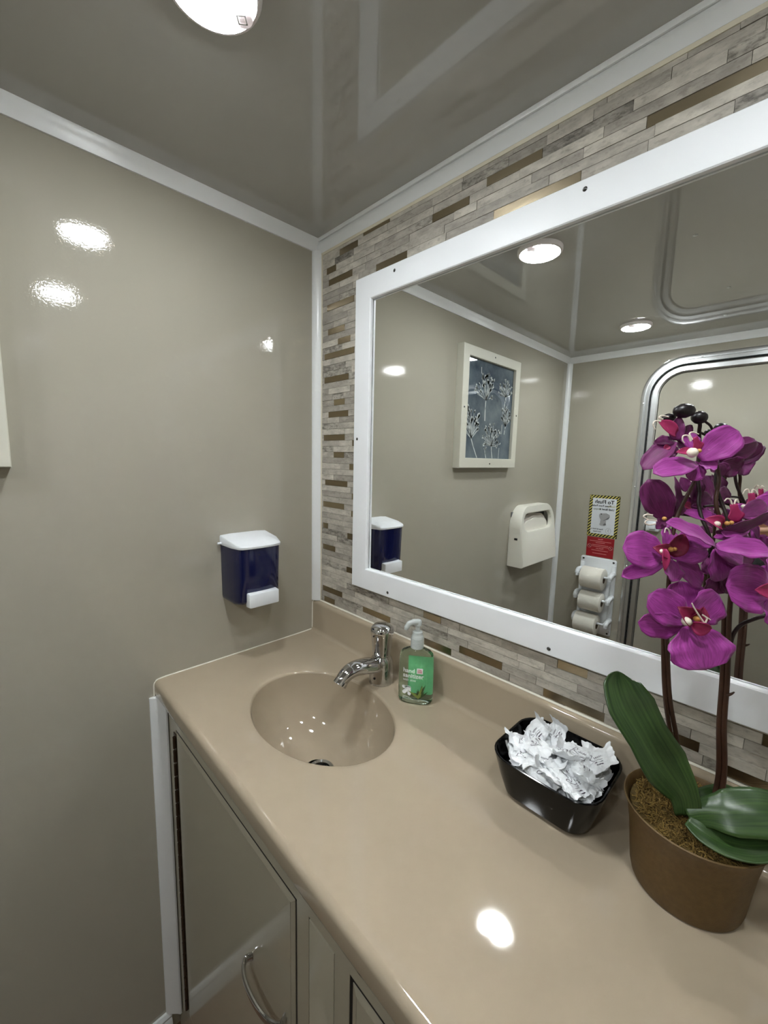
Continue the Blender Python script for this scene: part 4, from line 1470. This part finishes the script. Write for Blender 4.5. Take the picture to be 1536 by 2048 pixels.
lb = AT(*Zq(760, 1130), .452)
kz = 1 / 3.4145 / FPX
leaf([lb, AT(*Zq(740, 990), .452), AT(*Zq(600, 780), .454), AT(*Zq(480, 580), .460), AT(*Zq(370, 380), .470), AT(*Zq(310, 230), .482), AT(*Zq(296, 146), .490)],
     [70 * kz * .45, 92 * kz * .45, 165 * kz * .45, 150 * kz * .46, 165 * kz * .47, 128 * kz * .48, 8 * kz * .49],
     [-F_ + R_ * -.3, -F_ + R_ * -.5 + U_ * .2, -F_ + U_ * .5 - R_ * .1, -F_ + U_ * .4, -F_ + U_ * .3, -F_ + U_ * .3, -F_ + U_ * .2], 3.0, .22)
leaf([AT(*Zq(770, 1130), .448), AT(*Zq(900, 1110), .440), AT(*Zq(1050, 1110), .430), AT(*Zq(1220, 1100), .424), AT(*Zq(1420, 1120), .420), AT(*Zq(1650, 1230), .420), AT(*Zq(1800, 1380), .424)],
     [55 * kz * .45, 90 * kz * .44, 135 * kz * .43, 150 * kz * .43, 150 * kz * .43, 130 * kz * .43, 6 * kz * .43],
     [-F_ + U_ * .8, -F_ + U_ * .9, -F_ + U_ * 1.0, -F_ + U_ * 1.2, -F_ + U_ * 1.4, -F_ + U_ * 1.6, -F_ + U_ * 1.6], 8.0, -.18)
leaf([AT(*Zq(770, 1160), .446), AT(*Zq(870, 1240), .436), AT(*Zq(1000, 1320), .428), AT(*Zq(1180, 1370), .420), AT(*Zq(1400, 1370), .414), AT(*Zq(1600, 1420), .412)],
     [40 * kz * .44, 75 * kz * .43, 95 * kz * .42, 100 * kz * .42, 85 * kz * .42, 6 * kz * .42],
     [-F_ * .8 + U_ * .9 - R_ * .4, -F_ * .8 + U_ * 1.0 - R_ * .3, -F_ * .7 + U_ * 1.2, -F_ * .4 + U_ * 1.5, -F_ * .3 + U_ * 1.5, -F_ * .3 + U_ * 1.6], 12.0, .25)
leaf([AT(*Zq(790, 1110), .462), AT(*Zq(900, 1040), .474), AT(*Zq(1060, 1010), .486), AT(*Zq(1300, 1040), .498)],
     [50 * kz * .46, 85 * kz * .46, 85 * kz * .48, 6 * kz * .5],
     [-F_ + U_ * 1.0, -F_ + U_ * 1.2, -F_ + U_ * 1.4, -F_ + U_ * 1.5], 15.0, .2)

# ================================================================== PICTURE ON THE LEFT WALL
PY0, PY1, PZ0, PZ1, PD = -0.635, -1.062, ZC + 0.464, ZC + 0.920, 0.032
pic = thing('framed_picture', 'pale wooden frame with white seed heads on blue-grey print', 'picture', (0, PY0, PZ0))
pf = lambda a, b, d: Vector((d, -a, b))          # a: away from the mirror wall, b: up
PW, PH = PY0 - PY1, PZ1 - PZ0
bm = bmesh.new()
rect_ring(bm, 0, PW, 0, PH, [(0, 0.0005), (0, PD - 0.0015), (0.0015, PD), (0.0370, PD), (0.0385, PD - 0.0015), (0.0385, 0.006), (0.0385, 0.0005)], pf)
obj('frame', bm, 'picframe', pic, angle=25)
bm = bmesh.new(); box(bm, 0.004, 0.020, -(PW - 0.036), -0.036, 0.036, PH - 0.036)
obj('print', bm, 'art', pic, smooth=False)
AW, AH = PW - 0.077, PH - 0.077
art = lambda off: (lambda a, b: Vector((0.0203 + off, -(0.0385 + a * AW), 0.0385 + b * AH)))
ra = random.Random(3)
asp = AH / AW


def clipart(polys):
    out = []
    for p in polys:
        q = [(min(.995, max(.005, a)), min(.995, max(.005, b))) for a, b in p]
        if max(a for a, b in q) - min(a for a, b in q) > .002 and max(b for a, b in q) - min(b for a, b in q) > .002:
            out.append(q)
    return out


heads = [((.40, .61), .26, 14, 170, (.40, .40)), ((.14, .20), .30, 20, 160, (.27, .0)), ((.57, .135), .24, 0, 180, (.60, .0)), ((.84, .69), .19, 10, 180, (.82, .58)),
         ((.87, .365), .20, 30, 150, (.85, .28)), ((.43, .09), .05, 20, 160, (.46, .0))]
for hi, ((u0, v0), rad, a0, a1, (su, sv)) in enumerate(heads):
    polys = stroke([(u0, v0), ((u0 * .6 + su * .4) - .004, v0 * .6 + sv * .4), (su, sv)], 0.014)
    nfl = 34 if rad > .1 else 7
    for i in range(nfl):
        a = math.radians(ra.uniform(a0, a1)); rr = rad * ra.uniform(.45, 1.0)
        ca, sa = math.cos(a) * asp * .8, math.sin(a)
        tx, ty = u0 + ca * rr, v0 + sa * rr
        polys += stroke([(u0, v0), (u0 + ca * rr * .5 + ra.uniform(-.01, .01), v0 + sa * rr * .5), (tx, ty)], 0.005)
        # floret: a few blunt petals
        for k in range(3):
            b = a + ra.uniform(-.55, .55); L = rad * ra.uniform(.10, .22); wd = L * .28
            cb_, sb_ = math.cos(b) * asp * .8, math.sin(b)
            polys.append([(tx - sb_ * wd * .25, ty + cb_ * wd * .25), (tx + cb_ * L * .6 - sb_ * wd, ty + sb_ * L * .6 + cb_ * wd * .7), (tx + cb_ * L, ty + sb_ * L), (tx + cb_ * L * .6 + sb_ * wd, ty + sb_ * L * .6 - cb_ * wd * .7), (tx + sb_ * wd * .25, ty - cb_ * wd * .25)])
    flat('seed_head', clipart(polys), art(0.0001 * hi), 'picline', pic)
flat('seed_head', clipart(stroke([(.75, .12), (.745, .0)], .008) + stroke([(.79, .38), (.785, .28)], .008) + stroke([(.28, .93), (.285, .87)], .008)), art(0), 'picline', pic)
for a, b in ((PW / 2, PH - 0.017), (PW / 2, 0.017), (0.0165, PH * .5), (PW - 0.0165, PH * .5)):
    bm = bmesh.new(); lathe(bm, [(0.0036, -0.001), (0.0036, 0.0006), (0.0015, 0.0014)], 10, pf(a, b, PD), axis_matrix((1, 0, 0)))
    obj('screw', bm, 'steel', pic)

# ================================================================== SEAT COVER DISPENSER
SC0 = Vector((0, -1.2875, ZC))
scd = thing('seat_cover_dispenser', 'cream plastic toilet seat cover dispenser on the wall below the picture', 'dispenser', SC0)
SW, SH = 0.183, 0.286


def sc_out(k=96):
    """outline (a, z) with large rounded shoulders; sampled by angle about the opening"""
    pts = []
    pts += [(-SW, 0.0), (SW, 0.0)]
    for i in range(13):
        a = PI / 2 * i / 12
        pts.append((SW - 0.075 + 0.075 * math.cos(a) * 1.0 - 0.008 * (i / 12), SH - 0.095 + 0.095 * math.sin(a)))
    for i in range(13):
        a = PI / 2 + PI / 2 * i / 12
        pts.append((-SW + 0.083 + 0.075 * math.cos(a) - 0.008 * (i / 12), SH - 0.095 + 0.095 * math.sin(a)))
    return pts


def ray_outline(pts, c, n=64):
    out = []
    for i in range(n):
        a = 2 * PI * (i + .5) / n
        d = (math.cos(a), math.sin(a)); best = None
        for (x0_, y0_), (x1_, y1_) in zip(pts, pts[1:] + pts[:1]):
            ex, ey = x1_ - x0_, y1_ - y0_
            den = d[0] * ey - d[1] * ex
            if abs(den) < 1e-12:
                continue
            t = ((x0_ - c[0]) * ey - (y0_ - c[1]) * ex) / den
            s = ((x0_ - c[0]) * d[1] - (y0_ - c[1]) * d[0]) / den
            if t > 0 and -1e-6 <= s <= 1 + 1e-6:
                best = t if best is None else min(best, t)
        out.append((c[0] + d[0] * best, c[1] + d[1] * best))
    return out


oc_c = (0.0, 0.207)
outl = ray_outline(sc_out(), oc_c, 96)
# snap nearest samples to the two square bottom corners
for cxn in (-SW, SW):
    j = min(range(len(outl)), key=lambda i: (outl[i][0] - cxn) ** 2 + outl[i][1] ** 2)
    outl[j] = (cxn, 0.0)
hole = ray_outline(rrect(-0.148, 0.148, 0.163, 0.250, 0.040, 8), oc_c, 96)
dep = lambda z: 0.080 - 0.030 * max(0.0, min(1.0, (z - 0.02) / 0.26))
bm = bmesh.new()
rings = [[(0.0008, -a, z) for a, z in outl], [(dep(z) - 0.006, -a, z) for a, z in outl],
         [(dep(z), -(oc_c[0] + (a - oc_c[0]) * .972), oc_c[1] + (z - oc_c[1]) * .975) for a, z in outl],
         [(dep(z) + 0.0005, -a * 1.035, oc_c[1] + (z - oc_c[1]) * 1.10) for a, z in hole], [(dep(z) - 0.003, -a, z) for a, z in hole],
         [(dep(z) - 0.020, -a * .99, z) for a, z in hole]]
loft(bm, rings, cap=False)
obj('shell', bm, 'plastic_cream', scd, angle=40)
bm = bmesh.new(); box(bm, 0.001, 0.004, -SW + .01, SW - .01, 0.006, SH - 0.03)
obj('back_plate', bm, 'toiletdark', scd, smooth=False)
bm = bmesh.new(); box(bm, 0.030, 0.046, SW - 0.0015, SW + 0.0015, 0.128, 0.138, 0.001)
obj('side_catch', bm, 'darkhole', scd)
sp_ = thing('seat_cover_pack', 'folded grey tissue seat covers inside the cream dispenser', 'tissue', SC0 + Vector((0.01, 0, 0.03)))
for k, (x_, w_, h_, m_) in enumerate(((0.008, .140, .212, 'paper2'), (0.018, .136, .200, 'paper2'), (0.027, .128, .190, 'paper'))):
    bm = bmesh.new()
    pts = [(-w_, 0.0), (w_, 0.0)] + [(w_ * math.cos(PI * i / 16), h_ - .05 + .05 * math.sin(PI * i / 16) ** .7 + .002 * math.sin(i * 1.7)) for i in range(17)]
    fr = [bm.verts.new((x_ + .006, -a, z)) for a, z in pts]; bk = [bm.verts.new((x_, -a, z)) for a, z in pts]
    bm.faces.new(fr); bm.faces.new(bk[::-1])
    for i in range(len(pts)):
        j = (i + 1) % len(pts); bm.faces.new((fr[i], bk[i], bk[j], fr[j]))
    obj('folded_sheet', bm, m_, sp_, smooth=False)

# ================================================================== TOILET PAPER HOLDER
th_ = thing('paper_roll_holder', 'white three-roll toilet paper holder on the wall beside the door', 'paper holder', (0.236, YF, ZC - 0.41))
HX, HZ = 0.088, 0.41
bm = bmesh.new()
loft(bm, [[(x, y_, z) for x, z in rrect(-HX + i_, HX - i_, i_, HZ - i_, .010)] for y_, i_ in ((0.0005, 0), (0.005, 0), (0.007, .003))])
obj('back_plate', bm, 'plastic_white', th_, angle=40)
for sx in (-1, 1):
    bm = bmesh.new(); box(bm, sx * 0.078 - 0.009, sx * 0.078 + 0.009, 0.006, 0.013, 0.03, HZ - 0.03, 0.003)
    obj('side_rail', bm, 'plastic_white', th_)
for sx in (-1, 1):
    for sz in (0.014, HZ - 0.014):
        bm = bmesh.new(); lathe(bm, [(0.005, 0.006), (0.005, 0.008), (0.002, 0.009)], 12, (sx * 0.074, 0, sz), axis_matrix((0, 1, 0)))
        obj('screw', bm, 'steel', th_)
lv = [(0.324, 0.0555, 0.0, 'topmost full'), (0.200, 0.0500, 0.0, 'middle'), (0.076, 0.0535, -0.014, 'lowest')]
for z, rr, dx, nm in lv:
    for sx in (-1, 1):
        bm = bmesh.new()
        tube(bm, spline([(sx * 0.080, 0.008, z + 0.012), (sx * 0.082, 0.030, z + 0.016), (sx * 0.082, 0.052, z + 0.014), (sx * 0.080, 0.067, z + 0.004), (sx * 0.079, 0.068, z - 0.012)], 5), [.0125] * 9 + [.0115] * 8 + [.010] * 4, 12)
        lathe(bm, [(0.0, -0.012), (0.011, -0.010), (0.0135, 0.0), (0.011, 0.010), (0.0, 0.012)], 14, (sx * 0.079, 0.064, z + 0.002), axis_matrix((1, 0, 0)))
        obj('arm', bm, 'plastic_white', th_, angle=60)
    bm = bmesh.new(); tube(bm, [(-0.079, 0.064, z), (0.079, 0.064, z)], 0.006, 10)
    obj('spindle', bm, 'plastic_white', th_)
for z, rr, dx, nm in lv:
    c = Vector((0.236 + dx, YF + 0.0645, ZC - 0.41 + z - 0.012))
    t = thing('toilet_paper_roll', '%s white toilet paper roll of three in the wall holder' % nm, 'toilet paper', c)
    bm = bmesh.new()
    prof = [(0.0195, -0.053), (rr - .003, -0.053), (rr, -0.051), (rr, 0.051), (rr - .003, 0.053), (0.0195, 0.053), (0.0190, 0.04), (0.0190, -0.04), (0.0195, -0.053)]
    lathe(bm, prof, 40, (0, 0, 0), axis_matrix((1, 0, 0)), cap=False)
    obj('paper', bm, 'paper', t, angle=40)
    bm = bmesh.new(); lathe(bm, [(0.0192, -0.0528), (0.0178, -0.0528), (0.0178, 0.0528), (0.0192, 0.0528)], 28, (0, 0, 0), axis_matrix((1, 0, 0)), cap=False)
    obj('core', bm, 'card', t)

# ================================================================== SIGNS
SX0, SX1, SZ0, SZ1 = 0.1656, 0.3110, ZC + 0.1107, ZC + 0.3290
s1 = thing('flush_sign', 'To Flush instruction sign with yellow and black striped border', 'sign', ((SX0 + SX1) / 2, YF, SZ0))
SWD, SHT = SX1 - SX0, SZ1 - SZ0
sf = lambda off: (lambda a, b: Vector((-a, 0.0012 + off, b)))
bm = bmesh.new()
loft(bm, [[(x, y_, z) for x, z in rrect(-SWD / 2, SWD / 2, 0, SHT, .004, 4)] for y_ in (0.0002, 0.0012)])
obj('sign_plate', bm, 'hazard_y', s1, smooth=False)
bw = 0.0155
polys = []
pt = 0.0160
k = -3
while k * pt < SWD + .02:                        # top and bottom bands
    for z0_ in (0.0, SHT - bw):
        q = []
        for a, b in ((k * pt + bw, 0), (k * pt + pt * .55 + bw, 0), (k * pt + pt * .55, bw), (k * pt, bw)):
            q.append((max(0.0005, min(SWD - .0005, a)) - SWD / 2, z0_ + b))
        if q[1][0] - q[0][0] > 1e-4 or q[2][0] - q[3][0] > 1e-4:
            polys.append(q)
    k += 1
k = -2
while k * pt < SHT + .02:                        # side bands
    for a0_ in (-SWD / 2, SWD / 2 - bw):
        q = []
        for a, b in ((0, k * pt + bw), (bw, k * pt), (bw, k * pt + pt * .55), (0, k * pt + bw + pt * .55)):
            q.append((a0_ + a, max(bw, min(SHT - bw, b))))
        polys.append(q)
    k += 1
ed = 0.0011
polys += [[(-SWD / 2, 0), (SWD / 2, 0), (SWD / 2, ed), (-SWD / 2, ed)], [(-SWD / 2, SHT - ed), (SWD / 2, SHT - ed), (SWD / 2, SHT), (-SWD / 2, SHT)],
          [(-SWD / 2, 0), (-SWD / 2 + ed, 0), (-SWD / 2 + ed, SHT), (-SWD / 2, SHT)], [(SWD / 2 - ed, 0), (SWD / 2, 0), (SWD / 2, SHT), (SWD / 2 - ed, SHT)]]
st = flat('hazard_stripes', polys, sf(0.0002), 'hazard_k', s1); st['kind'] = 'stuff'
iw, i0, i1 = SWD / 2 - bw, bw, SHT - bw
flat('white_panel', [[(-iw, i0), (iw, i0), (iw, i1), (-iw, i1)]], sf(0.0004), 'sign', s1)
tx = lambda s_, size, a, b, al='CENTER', bold=0.0: shift(text2d(s_, size, al, bold), a, b)
fk = sf(0.0007)
flat('lettering', tx('To Flush', 0.0265, 0, i1 - 0.0270, bold=.0006), fk, 'ink', s1)
flat('lettering', tx('Gently', 0.0135, -iw + .003, i1 - 0.0435, 'LEFT', .0002), fk, 'inkyellow', s1)
flat('lettering', tx('Press Foot Pedal', 0.0135, iw + .001, i1 - 0.0435, 'RIGHT', .0003), fk, 'ink', s1)
flat('lettering', tx('Until Bowl Is', 0.0135, -iw + .008, i1 - 0.0610, 'LEFT', .0004), fk, 'ink', s1)
flat('lettering', tx('Empty', 0.0135, iw - .006, i1 - 0.0610, 'RIGHT', .0002), fk, 'inkgrey', s1)
# picture of a toilet bowl
tb = lambda p: [(-a, b + i0) for a, b in p]
flat('toilet_picture', [tb([(-.016, .108), (.014, .112), (.030, .104), (.032, .094), (.026, .082), (.012, .074), (-.004, .070), (-.014, .078), (-.020, .092), (-.020, .102)])], sf(.0006), 'toiletpic', s1)
flat('toilet_picture', [tb([(-.012, .074), (.016, .072), (.015, .058), (.018, .050), (.010, .044), (-.010, .044), (-.016, .050), (-.013, .058)])], sf(.0005), 'toiletpic', s1)
flat('toilet_shade', [tb([(.032, .094), (.026, .082), (.012, .074), (.000, .071), (.014, .080), (.024, .090)])], sf(.0008), 'toiletdark', s1)
flat('toilet_shade', [tb([(.014, .060), (.016, .050), (.004, .046), (.004, .054)])], sf(.0008), 'toiletdark', s1)
flat('toilet_shade', [tb(disc2d(-.010, .105, .003))], sf(.0008), 'ink', s1)
flat('lettering', tx('Press & Hold to', 0.0092, -.004, i0 + 0.022, 'LEFT', .0002), fk, 'ink', s1)
flat('lettering', tx('Add Water', 0.0086, .004, i0 + 0.009, 'LEFT', .0002), fk, 'ink', s1)
flat('button_picture', stroke([(-.030 + .0125 * math.cos(2 * PI * i / 20), i0 + .020 + .0145 * math.sin(2 * PI * i / 20)) for i in range(21)], .0012), fk, 'toiletpic', s1)
flat('button_picture', stroke([(-.031, i0 + .028), (-.028, i0 + .022), (-.031, i0 + .014)], .0016), fk, 'toiletdark', s1)

s2 = thing('notice_sign', 'small red notice sign with white print above the paper holder', 'sign', (0.2355, YF, ZC + 0.003))
RW, RH = 0.1330, 0.104
bm = bmesh.new(); loft(bm, [[(x, y_, z) for x, z in rrect(-RW / 2, RW / 2, 0, RH, .002, 3)] for y_ in (0.0002, 0.0012)])
obj('sign_plate', bm, 'red', s2, smooth=False)
fk = sf(0.0003)
flat('lettering', tx('Please', 0.0098, 0, RH - 0.0125, bold=.0002), fk, 'redink', s2)
rs = random.Random(9)
lines = []
for (y_, hw) in ((RH - .021, .052), (RH - .029, .022), (RH - .041, .040), (RH - .049, .040), (RH - .070, .040), (RH - .086, .034)):
    a = -hw
    while a < hw:
        L = rs.uniform(.003, .008)
        lines += stroke([(a, y_), (min(hw, a + L), y_)], .0022); a += L + .0014
flat('small_print', lines, fk, 'redink', s2)
flat('lettering', tx('Thank you', 0.0088, 0, RH - 0.0615, bold=.0002), fk, 'redink', s2)
for a in (-.052, .052):
    ring = [(a + .0095 * math.cos(2 * PI * i / 20), RH * .52 + .0095 * math.sin(2 * PI * i / 20)) for i in range(21)]
    flat('prohibition_mark', stroke(ring, .0024) + stroke([(a + .0066, RH * .52 + .0066), (a - .0066, RH * .52 - .0066)], .0024), fk, 'redink', s2)
    flat('prohibition_mark', stroke([(a + .003, RH * .52 - .004), (a - .004, RH * .52 + .003)], .003), sf(.0001), 'ink', s2)

# ================================================================== THE PHOTOGRAPHER
PHN = CAM - R_ * 0.020 - U_ * 0.055 - F_ * 0.0145
ph = thing('smartphone', 'dark smartphone held up in both hands', 'phone', PHN)
Mph = Matrix((R_, U_, F_)).transposed()


def pp(a, b, c):
    return Mph @ Vector((a, b, c))


bm = bmesh.new()
loft(bm, [[pp(a, b, c) for a, b in rrect(-.0358 + i_, .0358 - i_, -.0735 + i_, .0735 - i_, .011 - i_)] for c, i_ in ((-.004, .0015), (-.003, 0), (.003, 0), (.004, .0015))])
obj('phone_body', bm, 'phone', ph, angle=40)
bm = bmesh.new()
loft(bm, [[pp(a, b, c) for a, b in rrect(-.0335, .0335, -.0712, .0712, .009)] for c in (-.0046, -.0039)])
obj('screen', bm, 'phone_lens', ph, smooth=False)
for a, b in ((.006, .055), (.006, .035), (.022, .040)):
    bm = bmesh.new(); lathe(bm, [(.0075, .003), (.0075, .0058), (.006, .0062), (.001, .0060)], 18, pp(a, b, 0), Mph)
    obj('lens_ring', bm, 'phone_lens', ph)

FD = Vector((-0.42, 0.907, 0)); LD = Vector((-0.907, -0.42, 0))
BC = Vector((1.125, -1.135, 0))


def bp_(f, l, z):
    return BC + FD * f + LD * l + Vector((0, 0, z))


def PHP(a, b, c):
    return PHN + pp(a, b, c)


body = bmesh.new()


def limb(pts, rad, n=14, k=5):
    q = spline(pts, k)
    m_ = len(q) - 1
    rr = []
    for i in range(len(q)):
        t = i / m_ * (len(rad) - 1); j = min(int(t), len(rad) - 2)
        rr.append(rad[j] + (rad[j + 1] - rad[j]) * (t - j))
    tube(body, q, rr, n)
    for e, r_ in ((q[0], rr[0]), (q[-1], rr[-1])):
        bmesh.ops.create_icosphere(body, subdivisions=2, radius=r_ * .99, matrix=Matrix.Translation(e))


def ellip(c, rx, ry, rz, Mx=None):
    Mx = Mx or Matrix.Identity(3)
    m4 = Matrix.Translation(c) @ Mx.to_4x4() @ Matrix.Diagonal((rx, ry, rz, 1))
    bmesh.ops.create_uvsphere(body, u_segments=28, v_segments=18, radius=1.0, matrix=m4)


# torso
rings = []
for z, a, d, off in ((.80, .10, .09, 0), (.86, .165, .118, 0), (.94, .170, .120, 0), (1.02, .155, .108, .004), (1.12, .155, .108, .008), (1.24, .168, .115, .012), (1.32, .175, .112, .008), (1.38, .160, .092, 0), (1.42, .105, .072, -.004), (1.45, .062, .060, 0)):
    rings.append([bp_(d * math.sin(t) + off, a * math.cos(t), z) for t in [2 * PI * i / 32 for i in range(32)]])
loft(body, rings)
limb([bp_(-.005, 0, 1.42), bp_(.005, 0, 1.47), bp_(.018, 0, 1.53)], [.058, .053, .052])
HM = Matrix((FD, LD, Vector((0, 0, 1)))).transposed() @ Matrix.Rotation(.16, 3, 'Y')
HCN = bp_(.030, 0, 1.605)
ellip(HCN + HM @ Vector((-.006, 0, .020)), .097, .077, .098, HM)
ellip(HCN + HM @ Vector((.020, 0, -.045)), .070, .058, .072, HM)       # jaw
ellip(HCN + HM @ Vector((.094, 0, -.012)), .016, .012, .022, HM)       # nose
ellip(HCN + HM @ Vector((.076, 0, -.050)), .016, .026, .012, HM)       # lips
for sgn in (-1, 1):
    ellip(HCN + HM @ Vector((-.006, sgn * .076, -.008)), .018, .009, .030, HM)   # ears
for sgn in (-1, 1):
    limb([bp_(0, sgn * .085, .90), bp_(.015, sgn * .092, .66), bp_(.020, sgn * .095, .49), bp_(.0, sgn * .098, .27), bp_(-.01, sgn * .10, .085)], [.098, .078, .056, .056, .038])
    limb([bp_(-.035, sgn * .10, .042), bp_(.05, sgn * .107, .045), bp_(.15, sgn * .115, .032)], [.040, .044, .032])
# arms and hands around the phone
for sgn in (1, -1):                                 # 1: left hand, -1: right hand
    s_ = -sgn                                       # phone axis a: left hand at negative a
    wr = PHP(s_ * .092, -.165, -.066)
    sh = bp_(.0, sgn * .168, 1.352)
    limb([bp_(-.005, 0, 1.425), bp_(-.004, sgn * .085, 1.398), sh], [.050, .050, .052])
    el = bp_(.10, sgn * .225, 1.085)
    limb([sh, sh.lerp(el, .5) + LD * sgn * .008, el], [.052, .047, .042])
    limb([el, el.lerp(wr, .45), wr], [.043, .040, .027])
    kn = [PHP(s_ * (.096 + .004 * i), -.060 - .0205 * i, -.010 - .003 * i) for i in range(4)]
    limb([wr, wr.lerp(kn[1], .55), kn[1]], [.026, .024, .012])
    limb([wr, wr.lerp(kn[2], .55), kn[2]], [.026, .024, .012])
    limb([wr, wr.lerp(kn[0], .6), kn[0]], [.022, .018, .0115])
    limb([wr, wr.lerp(kn[3], .6), kn[3]], [.022, .018, .0105])
    for i in range(4):
        k0 = kn[i]
        L = (.054, .060, .056, .046)[i]
        up = (.052, .010, .002, -.004)[i]
        p1 = k0 + pp(s_ * (-.002), up * .5, L * .75)
        p2 = k0 + pp(s_ * (-.024), up * .9, L * .82)
        p3 = k0 + pp(s_ * (-.044), up * 1.0, L * .42)
        limb([k0, p1, p2, p3], [.0105, .0092, .0086, .0074], 10, 4)
    t0 = wr.lerp(kn[0], .35)
    limb([t0, PHP(s_ * .066, -.078, -.040), PHP(s_ * .042, -.055, -.026), PHP(s_ * .022, -.042, -.0138)], [.017, .0145, .0105, .0085], 10, 4)
me0 = bpy.data.meshes.new('tmp'); body.to_mesh(me0); body.free()
tmp = bpy.data.objects.new('tmp', me0); COL.objects.link(tmp)
md = tmp.modifiers.new('r', 'REMESH'); md.mode = 'VOXEL'; md.voxel_size = 0.0042; md.use_smooth_shade = True
md = tmp.modifiers.new('s', 'SMOOTH'); md.factor = .5; md.iterations = 3
bpy.context.view_layer.update()
me = bpy.data.meshes.new_from_object(tmp.evaluated_get(bpy.context.evaluated_depsgraph_get()))
bpy.data.objects.remove(tmp)
me.name = 'body'
me.materials.clear()
for k in ('skin', 'shirt', 'trousers', 'shoe'):
    me.materials.append(M[k])
wl, wrr = PHP(-.092, -.165, -.066), PHP(.092, -.165, -.066)
for p in me.polygons:
    c = p.center; i = 0
    if c.z < .075:
        i = 3
    elif c.z < .93 and (Vector((c.x, c.y, 0)) - BC).length < .27:
        i = 2
    elif c.z < 1.455:
        near = min((c - wl).length, (c - wrr).length, (c - PHN).length - .12)
        i = 1 if near > .045 else 0
    p.material_index = i
    p.use_smooth = True
person = bpy.data.objects.new('person', me); COL.objects.link(person)
tag(person, 'person in dark shirt and trousers holding up a phone with both hands', 'person')
# hair, eyes, mouth
bm = bmesh.new()
bmesh.ops.create_uvsphere(bm, u_segments=32, v_segments=20, radius=1.0)
for v in bm.verts:
    a = v.co.copy()
    k = 1.0 + .03 * noise.noise(a * 4)
    v.co = HCN + HM @ Vector((-.014 + a.x * .100 * k, a.y * .085 * k, .026 + a.z * .104 * k))
dl = []
for f in bm.faces:
    q = HM.transposed() @ (f.calc_center_median() - HCN)
    if (q.x > .045 and q.z < .070) or (q.z < -.045) or (q.x > .0 and q.z < -.02):
        dl.append(f)
bmesh.ops.delete(bm, geom=dl, context='FACES')
hr = obj('hair', bm, 'hair', angle=80); world_child(hr, person)
for sgn in (-1, 1):
    bm = bmesh.new(); bmesh.ops.create_uvsphere(bm, u_segments=16, v_segments=10, radius=.0105, matrix=Matrix.Translation(HCN + HM @ Vector((.0715, sgn * .031, .010))))
    e = world_child(obj('eye', bm, 'eye', angle=80), person)
    bm = bmesh.new(); lathe(bm, [(.0055, 0), (.0045, .001), (.001, .0012)], 14, HCN + HM @ Vector((.0815, sgn * .031, .009)), axis_matrix(HM @ Vector((1, 0, 0))))
    world_child(obj('iris', bm, 'iris', angle=80), person)
bm = bmesh.new(); tube(bm, spline([HCN + HM @ Vector((.088, -.020, -.050)), HCN + HM @ Vector((.0935, 0, -.049)), HCN + HM @ Vector((.088, .020, -.050))], 5), .0022, 8)
world_child(obj('mouth', bm, 'mouth', angle=80), person)
